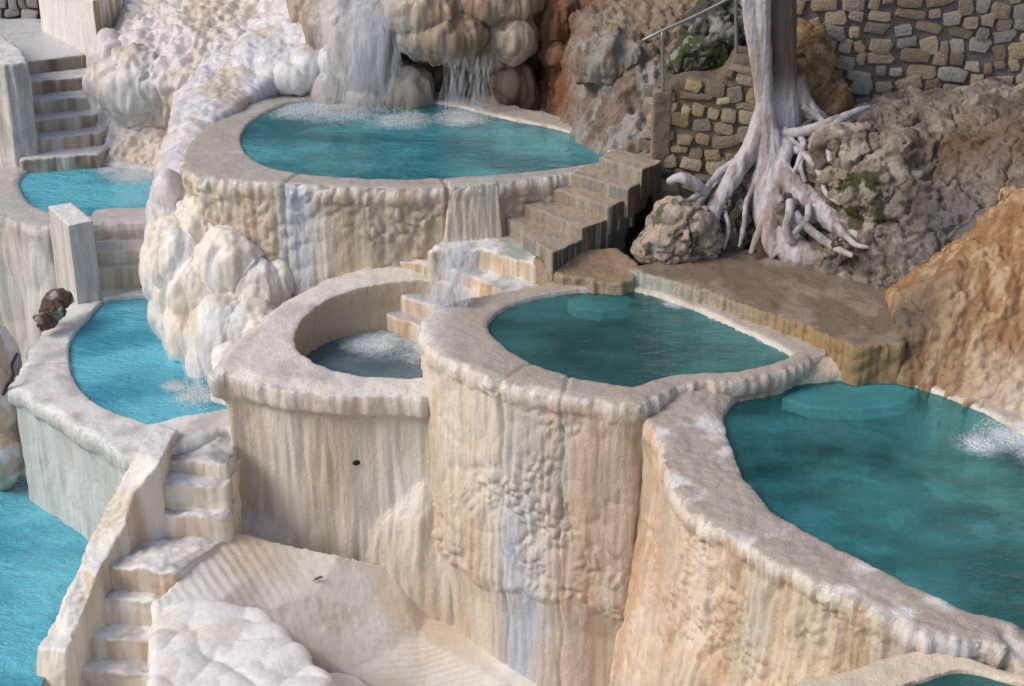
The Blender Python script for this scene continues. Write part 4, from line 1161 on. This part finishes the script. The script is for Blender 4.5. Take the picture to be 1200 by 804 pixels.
for pts in [[(905, 158, 16.85, 6), (930, 156, 16.8, 6), (955, 150, 16.75, 6), (980, 140, 16.85, 5), (1005, 130, 17.0, 4), (1020, 125, 17.1, 2)],
            [(992, 136, 16.9, 5), (977, 148, 16.75, 5), (970, 165, 16.6, 4.5), (973, 190, 16.35, 3)],
            [(935, 156, 16.8, 4), (942, 170, 16.7, 4), (936, 190, 16.55, 3.5), (930, 205, 16.45, 3)],
            [(902, 170, 16.8, 5), (912, 200, 16.6, 5), (908, 235, 16.42, 5), (890, 268, 16.25, 4), (880, 298, 16.1, 3)],
            [(922, 172, 16.78, 5), (944, 182, 16.6, 4.5), (962, 205, 16.35, 4), (968, 226, 16.2, 3), (985, 240, 16.05, 2)],
            [(885, 165, 16.85, 5), (868, 185, 16.8, 4.5), (845, 200, 16.7, 4), (826, 222, 16.5, 4), (806, 236, 16.35, 3)],
            [(940, 124, 17.0, 5), (962, 140, 16.95, 4), (975, 152, 16.75, 3)],
            [(930, 250, 16.1, 6), (948, 268, 16.0, 5), (970, 285, 15.9, 5), (1000, 300, 15.7, 3)],
            [(838, 240, 16.45, 4), (822, 262, 16.3, 3), (818, 284, 16.2, 2)],
            [(784, 213, 16.5, 4), (797, 208, 16.4, 6), (812, 214, 16.4, 7), (828, 226, 16.45, 5)],
            [(926, 236, 16.2, 5), (925, 250, 16.05, 5), (922, 268, 16.0, 5), (928, 285, 16.0, 5)],
            [(948, 240, 16.15, 4), (946, 256, 16.05, 4), (936, 268, 16.0, 4), (924, 276, 16.0, 3)],
            [(893, 190, 16.72, 4), (884, 215, 16.6, 3.5), (874, 240, 16.42, 3), (872, 262, 16.3, 3), (866, 290, 16.2, 2)],
            [(868, 200, 16.72, 4), (858, 222, 16.6, 3), (850, 245, 16.42, 3), (854, 268, 16.3, 2.5), (848, 292, 16.2, 2)],
            [(850, 215, 16.6, 4), (836, 232, 16.5, 3), (828, 248, 16.4, 3), (812, 268, 16.25, 2)],
            [(918, 150, 16.85, 4), (930, 166, 16.75, 3.5), (941, 176, 16.7, 3.5), (938, 196, 16.5, 3), (944, 214, 16.4, 3)],
            [(980, 262, 15.95, 5), (1000, 285, 15.7, 3), (1018, 290, 15.6, 2)]]:
    co, q = remesh([T(pts)], .010, 2)
    n, _ = normals(co, q)
    co = co + n * (.006 * fbm(co, (9, 9, 9), 3))[:, None]
    put('root', co, q, M_BARK, root, col_tree(co))

# ------------------------------------------------------------------ falling water
def strands(name, label, lines, n, r, seed, jitter=(6, 4), sway=3):
    rs = random.Random(seed); ms = []
    for _ in range(n):
        l = rs.choice(lines); t = rs.random()
        (a0, a1), (b0, b1) = l
        lerp = lambda p, q_: [p[i] * (1 - t) + q_[i] * t for i in range(3)]
        s, e = lerp(a0, a1), lerp(b0, b1)
        s = [s[0] + rs.gauss(0, jitter[0]), s[1] + rs.gauss(0, jitter[1]), s[2]]
        e = [e[0] + rs.gauss(0, jitter[0]), e[1] + rs.gauss(0, jitter[1]), e[2]]
        pts = []
        for k in range(5):
            u = k / 4
            x = s[0] + (e[0] - s[0]) * u + rs.gauss(0, sway) * (u > 0)
            y = s[1] + (e[1] - s[1]) * u; Y = s[2] + (e[2] - s[2]) * u - .06 * math.sin(u * math.pi)
            pts.append(tuple(PY(x, y, Y)) + (r * rs.uniform(.4, 1.3) * (.5 + .8 * u if k < 4 else .5),))
        ms.append(tube(pts, 5, 3))
    o = raw(name, join(ms), M_FALL, None, True); tag(o, label, 'waterfall'); return o
strands('waterfall', 'broad white veil of water pouring down the cliff into the highest pool', [(((385, 5, 19.9), (440, -10, 19.8)), ((365, 122, 19.5), (440, 118, 19.5))), (((420, 20, 19.6), (470, 0, 19.6)), ((400, 120, 19.45), (450, 120, 19.45))), (((390, -30, 20.2), (440, -30, 20.2)), ((395, 60, 19.8), (450, 40, 19.6)))], 150, .045, 1, (10, 12), 2)
strands('waterfall', 'thin curtain of drops falling from the overhanging rock into the highest pool', [(((525, 62, 19.5), (575, 66, 19.55)), ((520, 138, 19.3), (570, 136, 19.3)))], 40, .022, 2, (6, 3), 1)
strands('cascade', 'small splashing cascade dropping off the cream ledges into the shallow pool', [(((528, 286, 15.85), (565, 292, 15.8)), ((520, 318, 15.55), (550, 325, 15.5))), (((515, 312, 15.5), (550, 322, 15.45)), ((500, 372, 15.2), (545, 360, 15.2)))], 260, .022, 3, (7, 6), 3)
strands('waterfall', 'trickle of water falling from the bulbous lobes into the narrow left pool', [(((205, 385, 16.3), (240, 395, 16.2)), ((222, 452, 15.9), (242, 450, 15.7))), (((240, 300, 16.6), (256, 290, 16.5)), ((238, 445, 15.9), (248, 440, 15.8)))], 110, .016, 4, (5, 5), 2)

# droplets thrown up where the water lands
def drops(spots, seed):
    rs = random.Random(seed); V, Fc = [], []
    for px, py, z, rad, n in spots:
        c = PZ(px, py, z)
        for _ in range(n):
            rr = rad * rs.random() ** .7; a = rs.uniform(0, 6.283)
            p = c + np.array([rr * math.cos(a), rr * math.sin(a), abs(rs.gauss(0, .07)) * (1.2 - rr / rad)])
            s = rs.uniform(.003, .008); o = len(V)
            for d in ((1, 0, 0), (-1, 0, 0), (0, 1, 0), (0, -1, 0), (0, 0, 1), (0, 0, -1)): V.append(tuple(p + np.array(d) * s))
            for f in ((0, 2, 4), (2, 1, 4), (1, 3, 4), (3, 0, 4), (2, 0, 5), (1, 2, 5), (3, 1, 5), (0, 3, 5)): Fc.append([o + i for i in f])
    o = raw('splash_drops', (V, Fc), M_DROP, None, True); o['kind'] = 'stuff'; o['label'] = 'white spray of water drops where the falls hit the pools'
drops([(400, 125, zT, .7, 900), (470, 138, zT, .3, 150), (545, 138, zT, .4, 250), (480, 372, -7.4, .35, 250), (535, 345, -7.0, .4, 300), (235, 465, zL, .35, 350), (1185, 512, zR, .35, 350), (540, 288, -6.5, .3, 200)], 5)

# ------------------------------------------------------------------ small things
for k, (px, py, z, a) in enumerate([(373, 682, -9.15, .4), (488, 711, -9.72, .9)]):
    c = PZ(px, py, z) + np.array([0, 0, .035])
    vs = [c + np.array([math.cos(a) * x - math.sin(a) * y, math.sin(a) * x + math.cos(a) * y, .015 * abs(y) / .02 + .01 * math.sin(x * 30)]) for x, y in ((-.06, 0), (-.02, .02), (.03, .018), (.06, 0), (.03, -.018), (-.02, -.02), (0, 0))]
    V = [tuple(v) for v in vs]; V2 = [tuple(v - np.array([0, 0, .003])) for v in vs]
    fs = [[6, i, (i + 1) % 6] for i in range(6)]
    fs2 = [[7 + 6, 7 + (i + 1) % 6, 7 + i] for i in range(6)] + [[i, 7 + i, 7 + (i + 1) % 6, (i + 1) % 6] for i in range(6)]
    o = raw('leaf', (V + V2, fs + fs2), M_LEAF)
    tag(o, ['small dark leaf lying on the terrace near the shallow pool wall', 'small yellow-green leaf lying on the terrace at the foot of the tall pool wall'][k], 'leaf')
o = raw('hose', tube([tuple(PY(x, y, Y)) + (.02,) for x, y, Y in ((4, 462, 16.0), (9, 450, 15.9), (15, 440, 15.95), (14, 428, 16.1), (20, 415, 16.4))], 10, 6), M_PIPE, None, True)
tag(o, 'short bend of black hose on the wet rock at the left edge', 'hose')

# ------------------------------------------------------------------ ground and hillside
me = bpy.data.meshes.new('ground'); me.from_pydata([(-1500, -1500, 0), (1500, -1500, 0), (1500, 1500, 0), (-1500, 1500, 0)], [], [[0, 1, 2, 3]])
me.materials.append(plain('valley_earth', (0.2, 0.17, 0.13), .9, 0, .5))
o = bpy.data.objects.new('ground', me); C.objects.link(o); o['kind'] = 'structure'
def hill(rows, off):
    g = np.array(rows, float); nr, nc = g.shape[:2]
    U, Vv = 90, 160
    a = np.linspace(0, nr - 1, U); b = np.linspace(0, nc - 1, Vv)
    ai = np.minimum(a.astype(int), nr - 2); bi = np.minimum(b.astype(int), nc - 2)
    fa = (a - ai)[:, None, None]; fb = (b - bi)[None, :, None]
    P = (g[ai][:, bi] * (1 - fa) * (1 - fb) + g[ai + 1][:, bi] * fa * (1 - fb) + g[ai][:, bi + 1] * (1 - fa) * fb + g[ai + 1][:, bi + 1] * fa * fb)
    co = P.reshape(-1, 3)
    q = np.array([[i * Vv + j, i * Vv + j + 1, (i + 1) * Vv + j + 1, (i + 1) * Vv + j] for i in range(U - 1) for j in range(Vv - 1)])
    n, fn = normals(co, q)
    if n[:, 1].mean() > 0: q = q[:, ::-1]; n = -n
    co = co + n * (.5 * fbm(co, .35, 4, .55, off) + .1 * fbm(co, 1.6, 3, .5, off))[:, None]
    o = put('hillside', co, q, M_ROCK, None, mixc(flat([.30, .25, .2], len(co)), flat([.16, .15, .10], len(co)), sst(fbm(co, .5, 4, .6, 4), -.2, .3))); tag(o, kind='structure')
hill([[(-45, 26, 0), (-15, 27, 0), (0, 22.5, 0), (10, 20, 0), (16, 10, 0), (22, -5, 0)],
      [(-45, 28, 5), (-15, 28, 5), (0, 23.3, 7.5), (8, 20.5, 8.5), (14, 11, 7), (20, -5, 6)],
      [(-45, 30, 13), (-15, 30, 12), (0, 25.5, 13), (9, 22, 14), (16, 12, 13), (22, -5, 12)],
      [(-45, 50, 24), (-15, 46, 24), (0, 34, 24), (14, 28, 26), (24, 14, 25), (32, -5, 24)]], 3.0)
